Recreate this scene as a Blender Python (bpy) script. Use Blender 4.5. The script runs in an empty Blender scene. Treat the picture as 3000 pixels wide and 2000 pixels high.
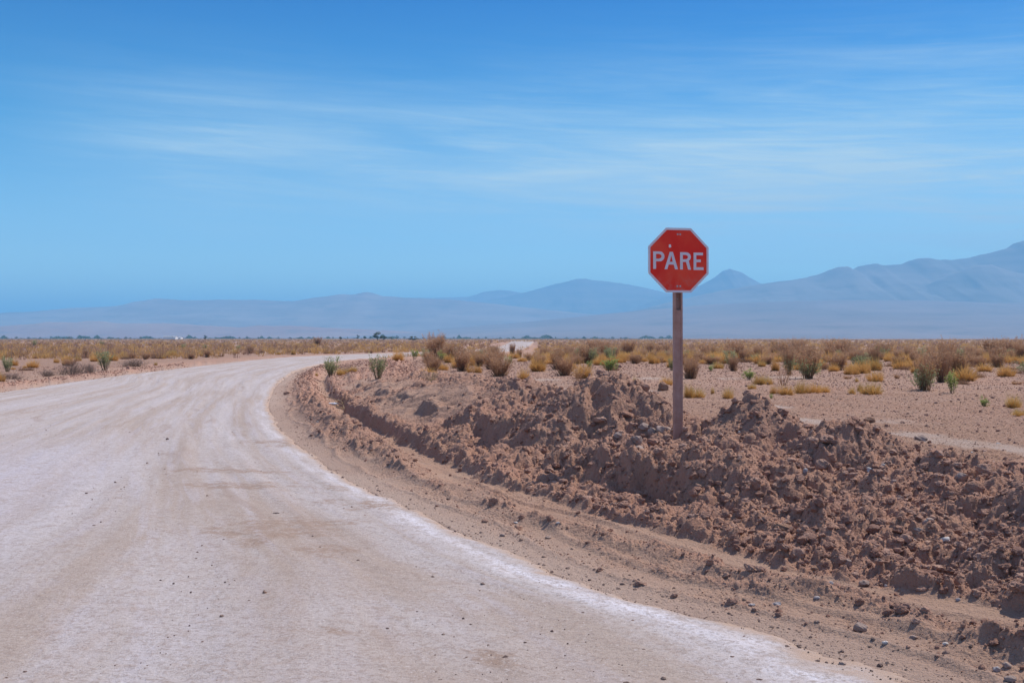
import bpy, bmesh, math, random
import numpy as np
from mathutils import Vector, Matrix

# ------------------------------------------------------------------ camera, sky, sun
sc = bpy.context.scene
COL = sc.collection
F = 3333.0                 # focal length in the photograph's pixels (3000 wide)
CH = 1.6                   # eye height above the road
cam_d = bpy.data.cameras.new('camera'); cam_d.lens = 40.0; cam_d.sensor_width = 36.0
cam_d.clip_start = 0.05; cam_d.clip_end = 80000
cam = bpy.data.objects.new('camera', cam_d); COL.objects.link(cam)
cam.location = (0, 0, CH)
cam.rotation_euler = (math.radians(90) - math.atan(10 / F), 0, 0)
sc.camera = cam
sc.render.resolution_x = 1024; sc.render.resolution_y = 682

SUN_AZ = math.radians(50); SUN_EL = math.radians(54)
sun_d = bpy.data.lights.new('sun', 'SUN'); sun_d.energy = 4.8; sun_d.angle = math.radians(0.5)
sun_d.color = (1.0, 0.93, 0.83)
sun = bpy.data.objects.new('sun', sun_d); COL.objects.link(sun)
sdir = Vector((math.cos(SUN_EL) * math.sin(SUN_AZ), math.cos(SUN_EL) * math.cos(SUN_AZ), math.sin(SUN_EL)))
sun.rotation_euler = sdir.to_track_quat('Z', 'Y').to_euler()
sun.location = (20, 30, 60)

vs = sc.view_settings
vs.view_transform = 'Standard'; vs.look = 'None'; vs.exposure = 0.0; vs.gamma = 1.0; vs.use_curve_mapping = False
sc.cycles.volume_bounces = 2
sc.cycles.use_denoising = True


class NT:
    """small helper for node trees"""
    def __init__(s, tree): s.t = tree; s.n = tree.nodes; s.l = tree.links
    def new(s, typ, **kw):
        n = s.n.new(typ)
        for k, v in kw.items(): setattr(n, k, v)
        return n
    def set(s, sock, v):
        if isinstance(v, bpy.types.NodeSocket): s.l.new(v, sock)
        elif isinstance(v, (tuple, list)) and len(v) == 3 and sock.type == 'RGBA': sock.default_value = (*v, 1)
        else: sock.default_value = v
    def math(s, op, a, b=0.5, c=None, clamp=False):
        n = s.new('ShaderNodeMath', operation=op, use_clamp=clamp)
        s.set(n.inputs[0], a); s.set(n.inputs[1], b)
        if c is not None: s.set(n.inputs[2], c)
        return n.outputs[0]
    def mix(s, f, a, b, blend='MIX'):
        n = s.new('ShaderNodeMix', data_type='RGBA', blend_type=blend)
        s.set(n.inputs[0], f); s.set(n.inputs[6], a); s.set(n.inputs[7], b)
        return n.outputs[2]
    def noise(s, vec, scale, detail=4, rough=0.55, dist=0.0):
        n = s.new('ShaderNodeTexNoise'); s.set(n.inputs['Vector'], vec)
        n.inputs['Scale'].default_value = scale; n.inputs['Detail'].default_value = detail
        n.inputs['Roughness'].default_value = rough; n.inputs['Distortion'].default_value = dist
        return n.outputs[0]
    def rng(s, v, a, b, c=0.0, d=1.0, smooth=True):
        n = s.new('ShaderNodeMapRange'); n.interpolation_type = 'SMOOTHSTEP' if smooth else 'LINEAR'
        s.set(n.inputs[0], v)
        for i, x in enumerate((a, b, c, d)): n.inputs[i + 1].default_value = x
        return n.outputs[0]
    def attr(s, name):
        n = s.new('ShaderNodeAttribute'); n.attribute_name = name; return n.outputs['Fac']
    def vec(s, x, y, z):
        n = s.new('ShaderNodeCombineXYZ')
        s.set(n.inputs[0], x); s.set(n.inputs[1], y); s.set(n.inputs[2], z); return n.outputs[0]


world = bpy.data.worlds.new('World'); sc.world = world; world.use_nodes = True
w = NT(world.node_tree); w.n.clear()
sky = w.new('ShaderNodeTexSky', sky_type='NISHITA'); sky.sun_disc = False
sky.sun_elevation = SUN_EL; sky.sun_rotation = SUN_AZ
sky.altitude = 2400; sky.air_density = 1.0; sky.dust_density = 0.3; sky.ozone_density = 2.5
tc = w.new('ShaderNodeTexCoord'); sx = w.new('ShaderNodeSeparateXYZ'); w.set(sx.inputs[0], tc.outputs['Generated'])
X, Y, Z = sx.outputs
azm = w.math('ARCTAN2', X, Y); elv = w.math('ARCSINE', Z)
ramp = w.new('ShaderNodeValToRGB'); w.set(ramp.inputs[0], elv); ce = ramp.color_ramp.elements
ce[0].position = 0.0; ce[0].color = (1.7, 1.75, 1.2, 1); ce[1].position = 0.9; ce[1].color = (2.3, 1.55, 1.35, 1)  # tint by elevation; highest stops, above the view, brightened to lift shaded faces
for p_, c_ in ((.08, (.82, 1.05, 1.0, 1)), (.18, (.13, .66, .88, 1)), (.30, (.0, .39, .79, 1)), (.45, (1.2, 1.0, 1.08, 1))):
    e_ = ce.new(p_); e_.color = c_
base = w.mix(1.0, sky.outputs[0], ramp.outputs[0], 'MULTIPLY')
# thin cirrus: long streaks that sink slightly towards the right
v1 = w.math('ADD', elv, w.math('MULTIPLY', azm, 0.045))
uv1 = w.vec(w.math('MULTIPLY', azm, 2.4), w.math('MULTIPLY', v1, 34.0), 0.3)
n1 = w.rng(w.noise(uv1, 1.0, 7, 0.62, 0.9), 0.30, 0.85)
uv2 = w.vec(w.math('MULTIPLY', azm, 9.0), w.math('MULTIPLY', v1, 130.0), 2.7)
n2 = w.rng(w.noise(uv2, 1.0, 6, 0.65, 0.9), 0.40, 0.78)
uv3 = w.vec(w.math('MULTIPLY', azm, 2.4), w.math('MULTIPLY', v1, 9.0), 5.1)
n3 = w.rng(w.noise(uv3, 1.0, 3, 0.5, 0.3), 0.30, 0.70)
def gauss(x, c, sgm):
    d = w.math('DIVIDE', w.math('SUBTRACT', x, c), sgm)
    return w.math('EXPONENT', w.math('MULTIPLY', w.math('MULTIPLY', d, d), -0.5))
bandc = w.math('ADD', w.math('MULTIPLY', azm, -0.05), 0.142)
band = gauss(w.math('SUBTRACT', elv, bandc), 0.0, 0.040)
left_fade = w.rng(azm, -0.50, -0.20)
right_w = w.rng(azm, -0.20, 0.40)
hi = w.math('MULTIPLY', w.rng(elv, 0.03, 0.10), w.rng(elv, 0.30, 0.20))
wide = w.math('MULTIPLY', w.math('MULTIPLY', right_w, hi), 0.55)
mask = w.math('ADD', w.math('MULTIPLY', band, left_fade), wide)
streak = w.math('ADD', w.math('MULTIPLY', n1, 0.62), w.math('MULTIPLY', n2, 0.32))
streak = w.math('ADD', w.math('ADD', streak, 0.10), w.math('MULTIPLY', n3, 0.25))
cloud = w.math('MULTIPLY', w.math('MULTIPLY', streak, mask), 0.92, clamp=True)
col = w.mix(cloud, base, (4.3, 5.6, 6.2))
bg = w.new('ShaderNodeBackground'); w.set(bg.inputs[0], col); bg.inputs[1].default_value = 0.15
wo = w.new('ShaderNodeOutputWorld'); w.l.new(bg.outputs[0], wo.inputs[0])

# ------------------------------------------------------------------ noise in numpy
def _h(ix, iy, seed):
    n = (ix.astype(np.int64) * 374761393 + iy.astype(np.int64) * 668265263 + seed * 1442695041) & 0xffffffff
    n = ((n ^ (n >> 13)) * 1274126177) & 0xffffffff
    n = ((n ^ (n >> 16)) * 2246822519) & 0xffffffff
    return ((n ^ (n >> 15)) & 0xffffff) / float(0xffffff)

def vnoise(x, y, seed=0):
    ix = np.floor(x); iy = np.floor(y); fx = x - ix; fy = y - iy
    fx = fx * fx * (3 - 2 * fx); fy = fy * fy * (3 - 2 * fy)
    a = _h(ix, iy, seed); b = _h(ix + 1, iy, seed); c = _h(ix, iy + 1, seed); d = _h(ix + 1, iy + 1, seed)
    return (a + (b - a) * fx) * (1 - fy) + (c + (d - c) * fx) * fy

def fbm(x, y, seed=0, octs=4, g=0.5):
    r = 0; a = 1; t = 0
    for i in range(octs):
        r = r + a * vnoise(x * 2 ** i + 17.3 * i, y * 2 ** i - 9.1 * i, seed + i); t += a; a *= g
    return r / t

def domes(x, y, cell, seed, keep=0.6):
    """hemispherical lumps, one or none per cell; returns height in metres"""
    x = x / cell; y = y / cell; ix = np.floor(x); iy = np.floor(y); best = np.zeros_like(x)
    for dx in (-1, 0, 1):
        for dy in (-1, 0, 1):
            cx = ix + dx; cy = iy + dy
            k = _h(cx, cy, seed + 5)
            px = cx + 0.15 + 0.7 * _h(cx, cy, seed + 1); py = cy + 0.15 + 0.7 * _h(cx, cy, seed + 2)
            r = np.where(k < keep, 0.22 + 0.36 * _h(cx, cy, seed + 3), 0.0)
            an = _h(cx, cy, seed + 4) * 3.14; el = 0.65 + 0.7 * _h(cx, cy, seed + 6)
            ax = (x - px) * np.cos(an) + (y - py) * np.sin(an); ay = -(x - px) * np.sin(an) + (y - py) * np.cos(an)
            d2 = (ax * el) ** 2 + (ay / el) ** 2
            best = np.maximum(best, np.sqrt(np.maximum(r * r - d2, 0)) * (0.7 + 0.5 * _h(cx, cy, seed + 7)))
    return best * cell

def sm(x, a, b):
    t = np.clip((x - a) / (b - a), 0, 1); return t * t * (3 - 2 * t)

# ------------------------------------------------------------------ road edges
INNER = [(3.3,-40),(3.2,-10),(2.9,0),(2.55,2.6),(2.30,4.1),(1.81,5.28),(1.30,6.2),(0.63,7.04),(-.085,8.56),(-.92,10.6),(-1.8,12.7),(-2.95,16.2),
         (-4.2,20.5),(-5.8,27.2),(-7.7,37),(-9,45),(-10.3,54),(-11.3,64),(-12.0,76),(-11.6,86),(-9.5,96),(-4.5,112),(0.2,140),(2.6,190),(5.2,300),(9,485),(13,800)]
OUTER = [(-11,-40),(-11,-10),(-11,0),(-11.1,4),(-11.2,8),(-11.4,11),(-11.8,14),(-12.2,17),(-12.8,20),(-13.4,23),(-14,26.5),(-14.7,31),
         (-15.3,36),(-16.1,43),(-16.7,49),(-17.1,55),(-17.7,64),(-18.3,74),(-18.6,86),(-18.4,97),(-16.2,108),(-10.5,125),(-5.0,150),(-2.6,190),(-1.5,300),(-.5,485),(2,800)]

def spline(P, k):
    P = np.array(P, float); P = np.vstack([2 * P[0] - P[1], P, 2 * P[-1] - P[-2]]); out = []
    for i in range(1, len(P) - 2):
        u = np.linspace(0, 1, k, endpoint=False)[:, None]
        p0, p1, p2, p3 = P[i - 1], P[i], P[i + 1], P[i + 2]
        m1 = (p2 - p0) / 2; m2 = (p3 - p1) / 2
        out.append((2*u**3-3*u**2+1)*p1 + (u**3-2*u**2+u)*m1 + (-2*u**3+3*u**2)*p2 + (u**3-u**2)*m2)
    out.append(P[-2][None]); return np.vstack(out)
IN = spline(INNER, 24); OU = spline(OUTER, 24)

def side_dist(P, E, sgn):
    """signed distance to edge polyline E (positive away from the road) and the y of the nearest point"""
    d = np.empty(len(P)); ye = np.empty(len(P))
    A = E[:-1]; T = E[1:] - A; L2 = (T ** 2).sum(1)
    for i in range(0, len(P), 4000):
        Q = P[i:i + 4000, None, :] - A[None]
        u = np.clip((Q * T[None]).sum(2) / L2[None], 0, 1)
        R = Q - u[..., None] * T[None]; D = (R ** 2).sum(2); j = D.argmin(1); r = np.arange(len(j))
        cr = T[j, 0] * R[r, j, 1] - T[j, 1] * R[r, j, 0]
        d[i:i + 4000] = np.sqrt(D[r, j]) * np.where(cr * sgn > 0, 1, -1)
        ye[i:i + 4000] = A[j, 1] + u[r, j] * T[j, 1]
    return d, ye
GX0, GY0, GS = -60.0, -6.0, 0.25
gx = np.arange(GX0, 60, GS); gy = np.arange(GY0, 135, GS)
gs = 0.5
cgx = np.arange(GX0, 60.01, gs); cgy = np.arange(GY0, 136, gs)
CX, CY = np.meshgrid(cgx, cgy)
_P = np.stack([CX.ravel(), CY.ravel()], 1)
sI, yI = side_dist(_P, IN, -1); sO, yO = side_dist(_P, OU, 1)
GRID = np.stack([a.reshape(CX.shape) for a in (sI, yI, sO, yO)], 2)

def st(x, y):
    u = np.clip((x - GX0) / gs, 0, GRID.shape[1] - 1.001); v = np.clip((y - GY0) / gs, 0, GRID.shape[0] - 1.001)
    i = u.astype(int); j = v.astype(int); fu = (u - i)[..., None]; fv = (v - j)[..., None]
    g = (GRID[j, i] * (1 - fu) + GRID[j, i + 1] * fu) * (1 - fv) + (GRID[j + 1, i] * (1 - fu) + GRID[j + 1, i + 1] * fu) * fv
    return g[..., 0], g[..., 1], g[..., 2], g[..., 3]

MOUNDS = [  # x, y, height, radius
    (1.90, 12.95, -.14, .38, .38), (1.32, 14.7, .50, .80, .62), (1.80, 14.1, .18, .4, .4), (.60, 15.7, .20, .55, .7), (2.72, 12.75, .60, .50, .55), (2.35, 11.9, .12, .5, .5),
    (3.45, 11.1, .34, .50, .50), (3.05, 11.3, .10, .35, .35), (3.75, 10.1, .20, .45, .4), (4.25, 9.4, .20, .5, .5), (4.6, 8.1, .16, .6, .6),
    (1.9, 10.9, .16, .45, .4), (1.15, 12.2, .14, .4, .35), (2.9, 9.7, .10, .5, .4)]

def height(x, y, detail=True):
    """ground height and the masks that go with it"""
    x = np.asarray(x, float); y = np.asarray(y, float)
    s, ye, so, yo = st(x, y); R = np.hypot(x, y)
    far = sm(R, 60, 120)
    wob = (fbm(x * 0.9, y * 0.9, 11, 3) - .5)
    sw = s + wob * 0.35 + (vnoise(x * 4, y * 4, 3) - .5) * .10
    # the bank inside the bend
    inn = (s > -0.4)
    aW = np.interp(ye, [5, 8, 10, 13, 15, 20, 60], [.12, .11, .09, .09, .15, .20, .12])
    cW = np.interp(ye, [6, 13, 16, 30], [.80, .8, .85, .95]); gW = np.interp(ye, [8, 14, 18], [.13, .2, .36])
    lump = fbm(x * 1.7, y * 1.7, 21, 3)
    z = aW * (0.45 + 1.1 * lump) * np.exp(-((sw - cW) / gW) ** 2)
    rid = np.maximum(np.sin((s + (fbm(x * .5, y * .5, 261, 3) - .5) * .5) * 6.283 / .31), 0) ** 2
    z = z + rid * .045 * fbm(x * .9, y * .9, 271, 3) * sm(s, .15, .4) * (1 - sm(s, 1.25, 1.5)) * np.interp(ye, [14, 22], [1, .6])
    z = z - .04 * np.exp(-((sw - np.interp(ye, [10, 15], [1.05, 1.42])) / .22) ** 2)
    a1 = np.interp(ye, [6, 9, 12, 20, 45, 60], [.03, .05, .09, .20, .17, .05]); c1 = np.interp(ye, [5, 8, 10, 12, 20], [1.52, 1.46, 1.40, 1.42, 1.62])
    z = z + a1 * sm(sw + (vnoise(x * 7, y * 7, 5) - .5) * .12, c1, c1 + .13)
    a2 = np.interp(ye, [6, 8.5, 9.5, 12, 13, 15, 20, 32], [.03, .14, .34, .34, .28, .22, .20, .14])
    patch = sm(fbm(x * 1.1, y * 1.1, 31, 2), .40, .58)
    c2 = np.interp(ye, [8, 12, 20], [2.05, 2.1, 2.25])
    sc2 = sw + (fbm(x * 2.3, y * 2.3, 37, 3) - .5) * .5
    z = z + a2 * (0.15 + .85 * patch) * sm(sc2 + (fbm(x * 6, y * 6, 39, 3) - .5) * .25, c2, c2 + .26)
    Cb = np.interp(ye, [4, 7, 9, 11, 13, 15, 18, 22, 26, 32, 42, 60, 90], [.34, .38, .40, .40, .45, .62, .82, .78, .68, .56, .46, .38, .30])
    top = np.maximum(Cb - a1 - a2 * (.15 + .85 * patch), .02)
    z = z + top * np.clip((sw - c1) / (3.7 - c1), 0, 1) ** 1.15
    fld = .32 * (1 - far) * sm(s, 2.5, 5.2)
    back = sm(s, 3.9, 5.6)
    z = z * (1 - back) + fld * back
    rel = (fbm(x * 1.25, y * 1.25, 231, 3) - .5) * .36 - np.abs(fbm(x * 2.1, y * 2.1, 241, 3) - .5) * .46 + .03
    z = z + rel * sm(sw, 1.45, 2.2) * (1 - sm(s, 4.0, 5.2)) * np.interp(ye, [5, 7, 15, 19, 30], [.8, 1, 1, .55, .35])
    m = 0
    for (mx, my, mh, ra, rb) in MOUNDS:
        dx = x - mx; dy = y - my; a = (dx * .85 + dy * .5) / ra; b = (-dx * .5 + dy * .85) / rb
        r = np.sqrt(a * a + b * b + .02); m = m + mh * np.exp(-r ** 1.5)
    z = z + m * sm(s, 1.6, 2.6)
    z = z * sm(s, 0.02, .35) * (1 - far * .9)
    rub_in = .35 * rid * sm(s, .15, .4) * (1 - sm(s, 1.2, 1.5)) * sm(fbm(x * 1.1, y * 1.1, 281, 3), .4, .6) + np.clip(np.exp(-((sw - cW) / (gW * 1.1)) ** 2) * np.interp(ye, [5, 9, 11, 14, 16], [.55, .4, .25, .6, 1]) + sm(sw, c1, c1 + .15) * (1 - sm(s, 4.6, 6.0) * .72), 0, 1)
    smooth_slope = np.interp(ye, [14, 19, 60], [0, .72, .72]) * sm(sw, c1 + .15, c1 + .4) * (1 - sm(s, 3.0, 3.7))
    smooth_slope = smooth_slope * sm(fbm(x * .8, y * .8, 44, 3), .30, .48)
    rub_in = rub_in * (1 - smooth_slope)
    # the field inside the bend: rough crust and clods, bare pale tracks
    trk = np.zeros_like(x)
    for (x0, y0, x1, y1, wd) in ((4.0, 19.3, 5.2, 15.2, .40), (5.2, 15.2, 6.0, 11.5, .36), (4.5, 21.8, 6.1, 17.0, .36), (-1, 34, 9, 37, .8), (-2, 30, 3, 27.5, .6)):
        tx, ty = x1 - x0, y1 - y0; L = math.hypot(tx, ty)
        u = np.clip(((x - x0) * tx + (y - y0) * ty) / L / L, 0, 1)
        d = np.hypot(x - x0 - u * tx, y - y0 - u * ty) + (vnoise(x * 2, y * 2, 61) - .5) * .25
        trk = np.maximum(trk, 1 - sm(d, wd * .6, wd * 1.3))
    trk = trk * sm(fbm(x * .8 + 5, y * .5, 63, 5), .42, .58)
    rub_in = np.where(s > 4.2, rub_in * (1 - trk * .9) * (.8 + 1.7 * fbm(x * .6, y * .6, 71, 3)), rub_in)
    # outer side of the road
    so2 = so + wob * .5
    zo = (.13 * np.exp(-((so2 - .75) / .45) ** 2) * (.5 + lump) + .08 * sm(so2, .2, 2.5)) * (1 - far * .9)
    rub_o = np.clip(np.exp(-((so2 - .75) / .7) ** 2) * .9 + .30 * sm(so, 1.5, 4), 0, 1)
    on_in = s > 0; on_out = so > 0
    zz = np.where(on_in, z, np.where(on_out, zo * sm(so, 0, .4), 0.0))
    rub = np.where(on_in, rub_in, np.where(on_out, rub_o, 0.0))
    road = (~on_in) & (~on_out)
    dep = np.minimum(np.maximum(-s, 0), np.maximum(-so, 0))
    zz = np.where(road, -np.minimum(dep * .6, .10), zz)
    rub = np.where(~road, np.maximum(rub, .26 * sm(fbm(x * 1.6, y * 1.6, 251, 4), .38, .60) * sm(np.maximum(s, so), .1, .5)), rub)
    rub = np.clip(rub, 0, 1)
    if detail:
        near = (R < 75) & ~road
        d = np.zeros_like(x); xi = x[near]; yi = y[near]; ri = rub[near]; Ri = R[near]
        wx = xi + (fbm(xi * 9, yi * 9, 81, 2) - .5) * .09; wy = yi + (fbm(xi * 9, yi * 9, 87, 2) - .5) * .09
        big = domes(wx, wy, .26, 101, .30) * sm(ri, .55, .95) * .8
        mid = domes(wx, wy, .115, 111, .5) * sm(ri, .3, .9)
        sml = domes(wx, wy, .055, 121, .65) * sm(ri, .1, .7)
        tiny = domes(wx, wy, .028, 131, .65) * (Ri < 18) * sm(ri, .02, .4)
        rough = (fbm(xi * 6, yi * 6, 141, 5, .6) - .5)
        d[near] = np.maximum(big, mid) * .85 + sml * .75 + tiny * .8 + rough * (.012 + .085 * ri)
        zz = zz + d
    tone = fbm(x * .35, y * .35, 151, 4)
    return zz, rub, trk * on_in, s, so, tone

def ground(x, y):
    return float(height(np.array([x]), np.array([y]), True)[0][0])

def at(px, py):
    """where the ray through a photograph pixel first meets the ground"""
    dx = (px - 1500) / F; dz = -(py - 990) / F
    D = np.geomspace(3.5, 4000, 5000) if dz < 0 else np.geomspace(3.5, 900, 3000)
    z = height(D * dx, D, False)[0]; h = CH + dz * D
    k = np.argmax(h < z)
    if not (h < z).any(): k = len(D) - 1
    return D[k] * dx, D[k]

# ------------------------------------------------------------------ mesh helpers
def mesh_np(name, V, Fc, mat=None, attrs=None, smooth=False, uv=None):
    """V (n,3); Fc: (m,3) or (m,4) array, or a list of such arrays"""
    if isinstance(Fc, np.ndarray): Fc = [Fc]
    Fc = [f for f in Fc if len(f)]
    me = bpy.data.meshes.new(name)
    me.vertices.add(len(V)); me.vertices.foreach_set('co', np.ascontiguousarray(V, np.float32).ravel())
    idx = np.concatenate([f.ravel() for f in Fc]).astype(np.int32)
    cnt = np.concatenate([np.full(len(f), f.shape[1]) for f in Fc]).astype(np.int32)
    me.loops.add(len(idx)); me.loops.foreach_set('vertex_index', idx)
    me.polygons.add(len(cnt)); start = np.concatenate([[0], np.cumsum(cnt)[:-1]]).astype(np.int32)
    me.polygons.foreach_set('loop_start', start); me.polygons.foreach_set('loop_total', cnt)
    me.polygons.foreach_set('use_smooth', np.full(len(cnt), smooth))
    for k, a in (attrs or {}).items():
        t = me.attributes.new(k, 'FLOAT', 'POINT'); t.data.foreach_set('value', np.ascontiguousarray(a, np.float32))
    if uv is not None:
        l = me.uv_layers.new(name='uv'); l.data.foreach_set('uv', np.ascontiguousarray(uv[idx], np.float32).ravel())
    me.update(calc_edges=True); me.validate()
    if mat: me.materials.append(mat)
    return me

def link(name, me, parent=None):
    o = bpy.data.objects.new(name, me); COL.objects.link(o)
    if parent: o.parent = parent
    return o

def tag(o, label=None, cat=None, group=None, kind=None):
    if label: o['label'] = label
    if cat: o['category'] = cat
    if group: o['group'] = group
    if kind: o['kind'] = kind
    return o

def empty(name, loc, rz=0):
    o = bpy.data.objects.new(name, None); COL.objects.link(o); o.location = loc; o.rotation_euler = (0, 0, rz); return o

def copy_tree(o, parent=None):
    c = o.copy(); COL.objects.link(c); c.parent = parent
    for ch in list(o.children): copy_tree(ch, c)
    return c

def material(name):
    m = bpy.data.materials.new(name); m.use_nodes = True; t = NT(m.node_tree); t.n.clear()
    out = t.new('ShaderNodeOutputMaterial'); b = t.new('ShaderNodeBsdfPrincipled')
    t.l.new(b.outputs[0], out.inputs[0]); b.inputs['Roughness'].default_value = .9
    b.inputs['Specular IOR Level'].default_value = .2
    return m, t, b

def bump(t, b, h, dist, strength=1.0):
    n = t.new('ShaderNodeBump'); t.set(n.inputs['Height'], h); n.inputs['Distance'].default_value = dist
    n.inputs['Strength'].default_value = strength; t.l.new(n.outputs[0], b.inputs['Normal'])

# ------------------------------------------------------------------ materials
SAND = (.43, .285, .21); CLOD = (.455, .248, .175); CRUST = (.50, .405, .345)
def mat_ground():
    m, t, b = material('desert_soil')
    pos = t.new('ShaderNodeNewGeometry').outputs['Position']
    rub = t.attr('rub'); trk = t.attr('trk'); tone = t.attr('tone'); sh = t.attr('shoulder')
    n1 = t.noise(pos, 1.3, 5); n2 = t.noise(pos, 14, 5, .6); n3 = t.noise(pos, 70, 3, .6)
    c = t.mix(t.rng(rub, .05, .75), SAND, CLOD)
    c = t.mix(t.rng(n1, .35, .7, 0, .5), c, (.44, .255, .17))
    c = t.mix(t.rng(n2, .50, .75, 0, .45), c, (.50, .335, .24))
    c = t.mix(t.math('MULTIPLY', trk, t.rng(n2, .3, .6, .6, 1)), c, CRUST)
    c = t.mix(t.math('MULTIPLY', sh, .55), c, (.50, .40, .34))
    c = t.mix(t.rng(tone, .35, .65, 0, .35), c, (.34, .22, .165))
    c = t.mix(t.math('MULTIPLY', t.attr('field'), t.rng(n1, .3, .7, .45, .95)), c, (.30, .188, .133))
    c = t.mix(t.math('MULTIPLY', t.attr('field'), t.rng(n2, .54, .70, 0, .5)), c, (.42, .32, .265))
    c = t.mix(t.rng(n3, .35, .70, 0, .35), c, (.29, .165, .12))
    t.set(b.inputs['Base Color'], c)
    h = t.math('ADD', t.math('MULTIPLY', n2, .5), t.math('MULTIPLY', t.noise(pos, 45, 5, .65), .5))
    bump(t, b, h, .055, 1.0)
    return m

def mat_road():
    m, t, b = material('packed_gravel')
    uv = t.new('ShaderNodeUVMap'); uv.uv_map = 'uv'; su = t.new('ShaderNodeSeparateXYZ'); t.set(su.inputs[0], uv.outputs[0])
    U, V, _ = su.outputs                                                   # U along the road, V across it
    pos = t.new('ShaderNodeNewGeometry').outputs['Position']
    st1 = t.noise(t.vec(t.math('MULTIPLY', U, .10), t.math('MULTIPLY', V, .9), 0), 1.0, 5, .6, .4)
    st2 = t.noise(t.vec(t.math('MULTIPLY', U, .35), t.math('MULTIPLY', V, 3.2), 3), 1.0, 5, .6, .5)
    st3 = t.noise(t.vec(t.math('MULTIPLY', U, .45), t.math('MULTIPLY', V, 1.3), 8), 1.0, 6, .6, .8)
    fine = t.noise(pos, 30, 5, .75); fine2 = t.noise(pos, 75, 4, .75); mot = t.noise(pos, 7, 5, .62)
    c = t.mix(t.rng(st1, .36, .64), (.425, .345, .30), (.51, .46, .455))
    c = t.mix(t.rng(st2, .45, .72, 0, .55), c, (.515, .475, .52))
    c = t.mix(t.rng(st3, .56, .70, 0, .5), c, (.34, .25, .205))
    edge = t.attr('edge')                                                  # pale salt band along the inner edge
    c = t.mix(t.math('MULTIPLY', edge, t.rng(st2, .30, .60, .35, .95)), c, (.74, .71, .76))
    c = t.mix(t.math('MULTIPLY', t.attr('left'), .7), c, (.53, .50, .565))
    c = t.mix(t.math('MULTIPLY', t.attr('worn'), .55), c, (.38, .29, .235))
    c = t.mix(t.math('MULTIPLY', t.attr('dirt'), t.rng(t.math('ADD', mot, t.math('MULTIPLY', fine, .7)), .70, .95, .12, .85)), c, (.31, .205, .145))
    c = t.mix(t.rng(mot, .48, .72, 0, .55), c, (.38, .29, .245))
    c = t.mix(t.rng(fine, .47, .62, 0, .62), c, (.30, .23, .195))
    c = t.mix(t.rng(fine2, .56, .68, 0, .75), c, (.17, .115, .095))
    c = t.mix(t.rng(t.noise(pos, 44, 3, .6), .60, .72, 0, .38), c, (.74, .70, .72))
    c = t.mix(t.attr('soil'), c, (.44, .315, .245))
    t.set(b.inputs['Base Color'], c)
    h = t.math('ADD', t.math('MULTIPLY', fine, .6), t.math('MULTIPLY', fine2, .25))
    bump(t, b, h, .022, .9)
    return m

def mat_clod(name='clod_earth', c1=(.475, .265, .19), c2=(.60, .385, .29), c3=(.27, .145, .11)):
    m, t, b = material(name)
    oi = t.new('ShaderNodeObjectInfo'); pos = t.new('ShaderNodeNewGeometry').outputs['Position']
    n = t.noise(pos, 5, 4); n2 = t.noise(pos, 60, 4, .65)
    c = t.mix(t.rng(n, .35, .65), c1, c2)
    c = t.mix(t.rng(t.attr('rnd'), .0, 1.0, 0, .85, False), c, c3)
    c = t.mix(t.rng(n2, .45, .75, 0, .5), c, c3)
    t.set(b.inputs['Base Color'], c); bump(t, b, n2, .03, 1.0)
    return m

def mat_stone(name, c1, c2):
    m, t, b = material(name); pos = t.new('ShaderNodeNewGeometry').outputs['Position']
    n = t.noise(pos, 9, 5); n2 = t.noise(pos, 90, 3, .65)
    c = t.mix(t.rng(n, .35, .65), c1, c2); c = t.mix(t.rng(n2, .5, .75, 0, .4), c, tuple(x * .6 for x in c1))
    t.set(b.inputs['Base Color'], c); b.inputs['Roughness'].default_value = .75; bump(t, b, n2, .006, .6)
    return m

def mat_plant(name, base, mid, tip, var):
    """colour runs from root to tip of the blade or twig itself, with dry or fresh ones mixed in"""
    m, t, b = material(name)
    h = t.attr('tip'); r = t.attr('rnd')
    c = t.mix(t.rng(h, 0, .45), base, mid); c = t.mix(t.rng(h, .45, 1.0), c, tip)
    c = t.mix(t.rng(r, .25, 1.0, 0, .75, False), c, var)
    oi = t.new('ShaderNodeObjectInfo').outputs['Random']
    c = t.mix(t.math('MULTIPLY', oi, .28), c, tuple(x * .5 for x in mid))
    t.set(b.inputs['Base Color'], c); b.inputs['Roughness'].default_value = .7
    tr = t.new('ShaderNodeBsdfTranslucent'); t.set(tr.inputs[0], c)
    mx = t.new('ShaderNodeMixShader'); mx.inputs[0].default_value = .45
    out = [n for n in t.n if n.type == 'OUTPUT_MATERIAL'][0]
    t.l.new(b.outputs[0], mx.inputs[1]); t.l.new(tr.outputs[0], mx.inputs[2]); t.l.new(mx.outputs[0], out.inputs[0])
    return m

M = {}
M['ground'] = mat_ground(); M['road'] = mat_road(); M['clod'] = mat_clod()
M['clod_red'] = mat_clod('red_clod_earth', (.36, .20, .13), (.42, .26, .18), (.27, .145, .10))
M['grey'] = mat_stone('grey_stone', (.33, .30, .30), (.42, .37, .36))
M['pale'] = mat_stone('pale_stone', (.46, .42, .39), (.57, .52, .49))
M['brown'] = mat_stone('brown_stone', (.30, .215, .18), (.38, .28, .235))
M['dark'] = mat_stone('dark_stone', (.13, .09, .085), (.19, .13, .11))
M['gold'] = mat_plant('golden_grass', (.28, .15, .06), (.66, .36, .11), (.84, .53, .19), (.54, .31, .11))
M['ggold'] = mat_plant('green_golden_grass', (.36, .19, .07), (.60, .35, .11), (.46, .42, .18), (.76, .43, .14))
M['dry'] = mat_plant('dry_twigs', (.17, .09, .06), (.38, .20, .125), (.58, .36, .23), (.66, .44, .24))
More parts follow.
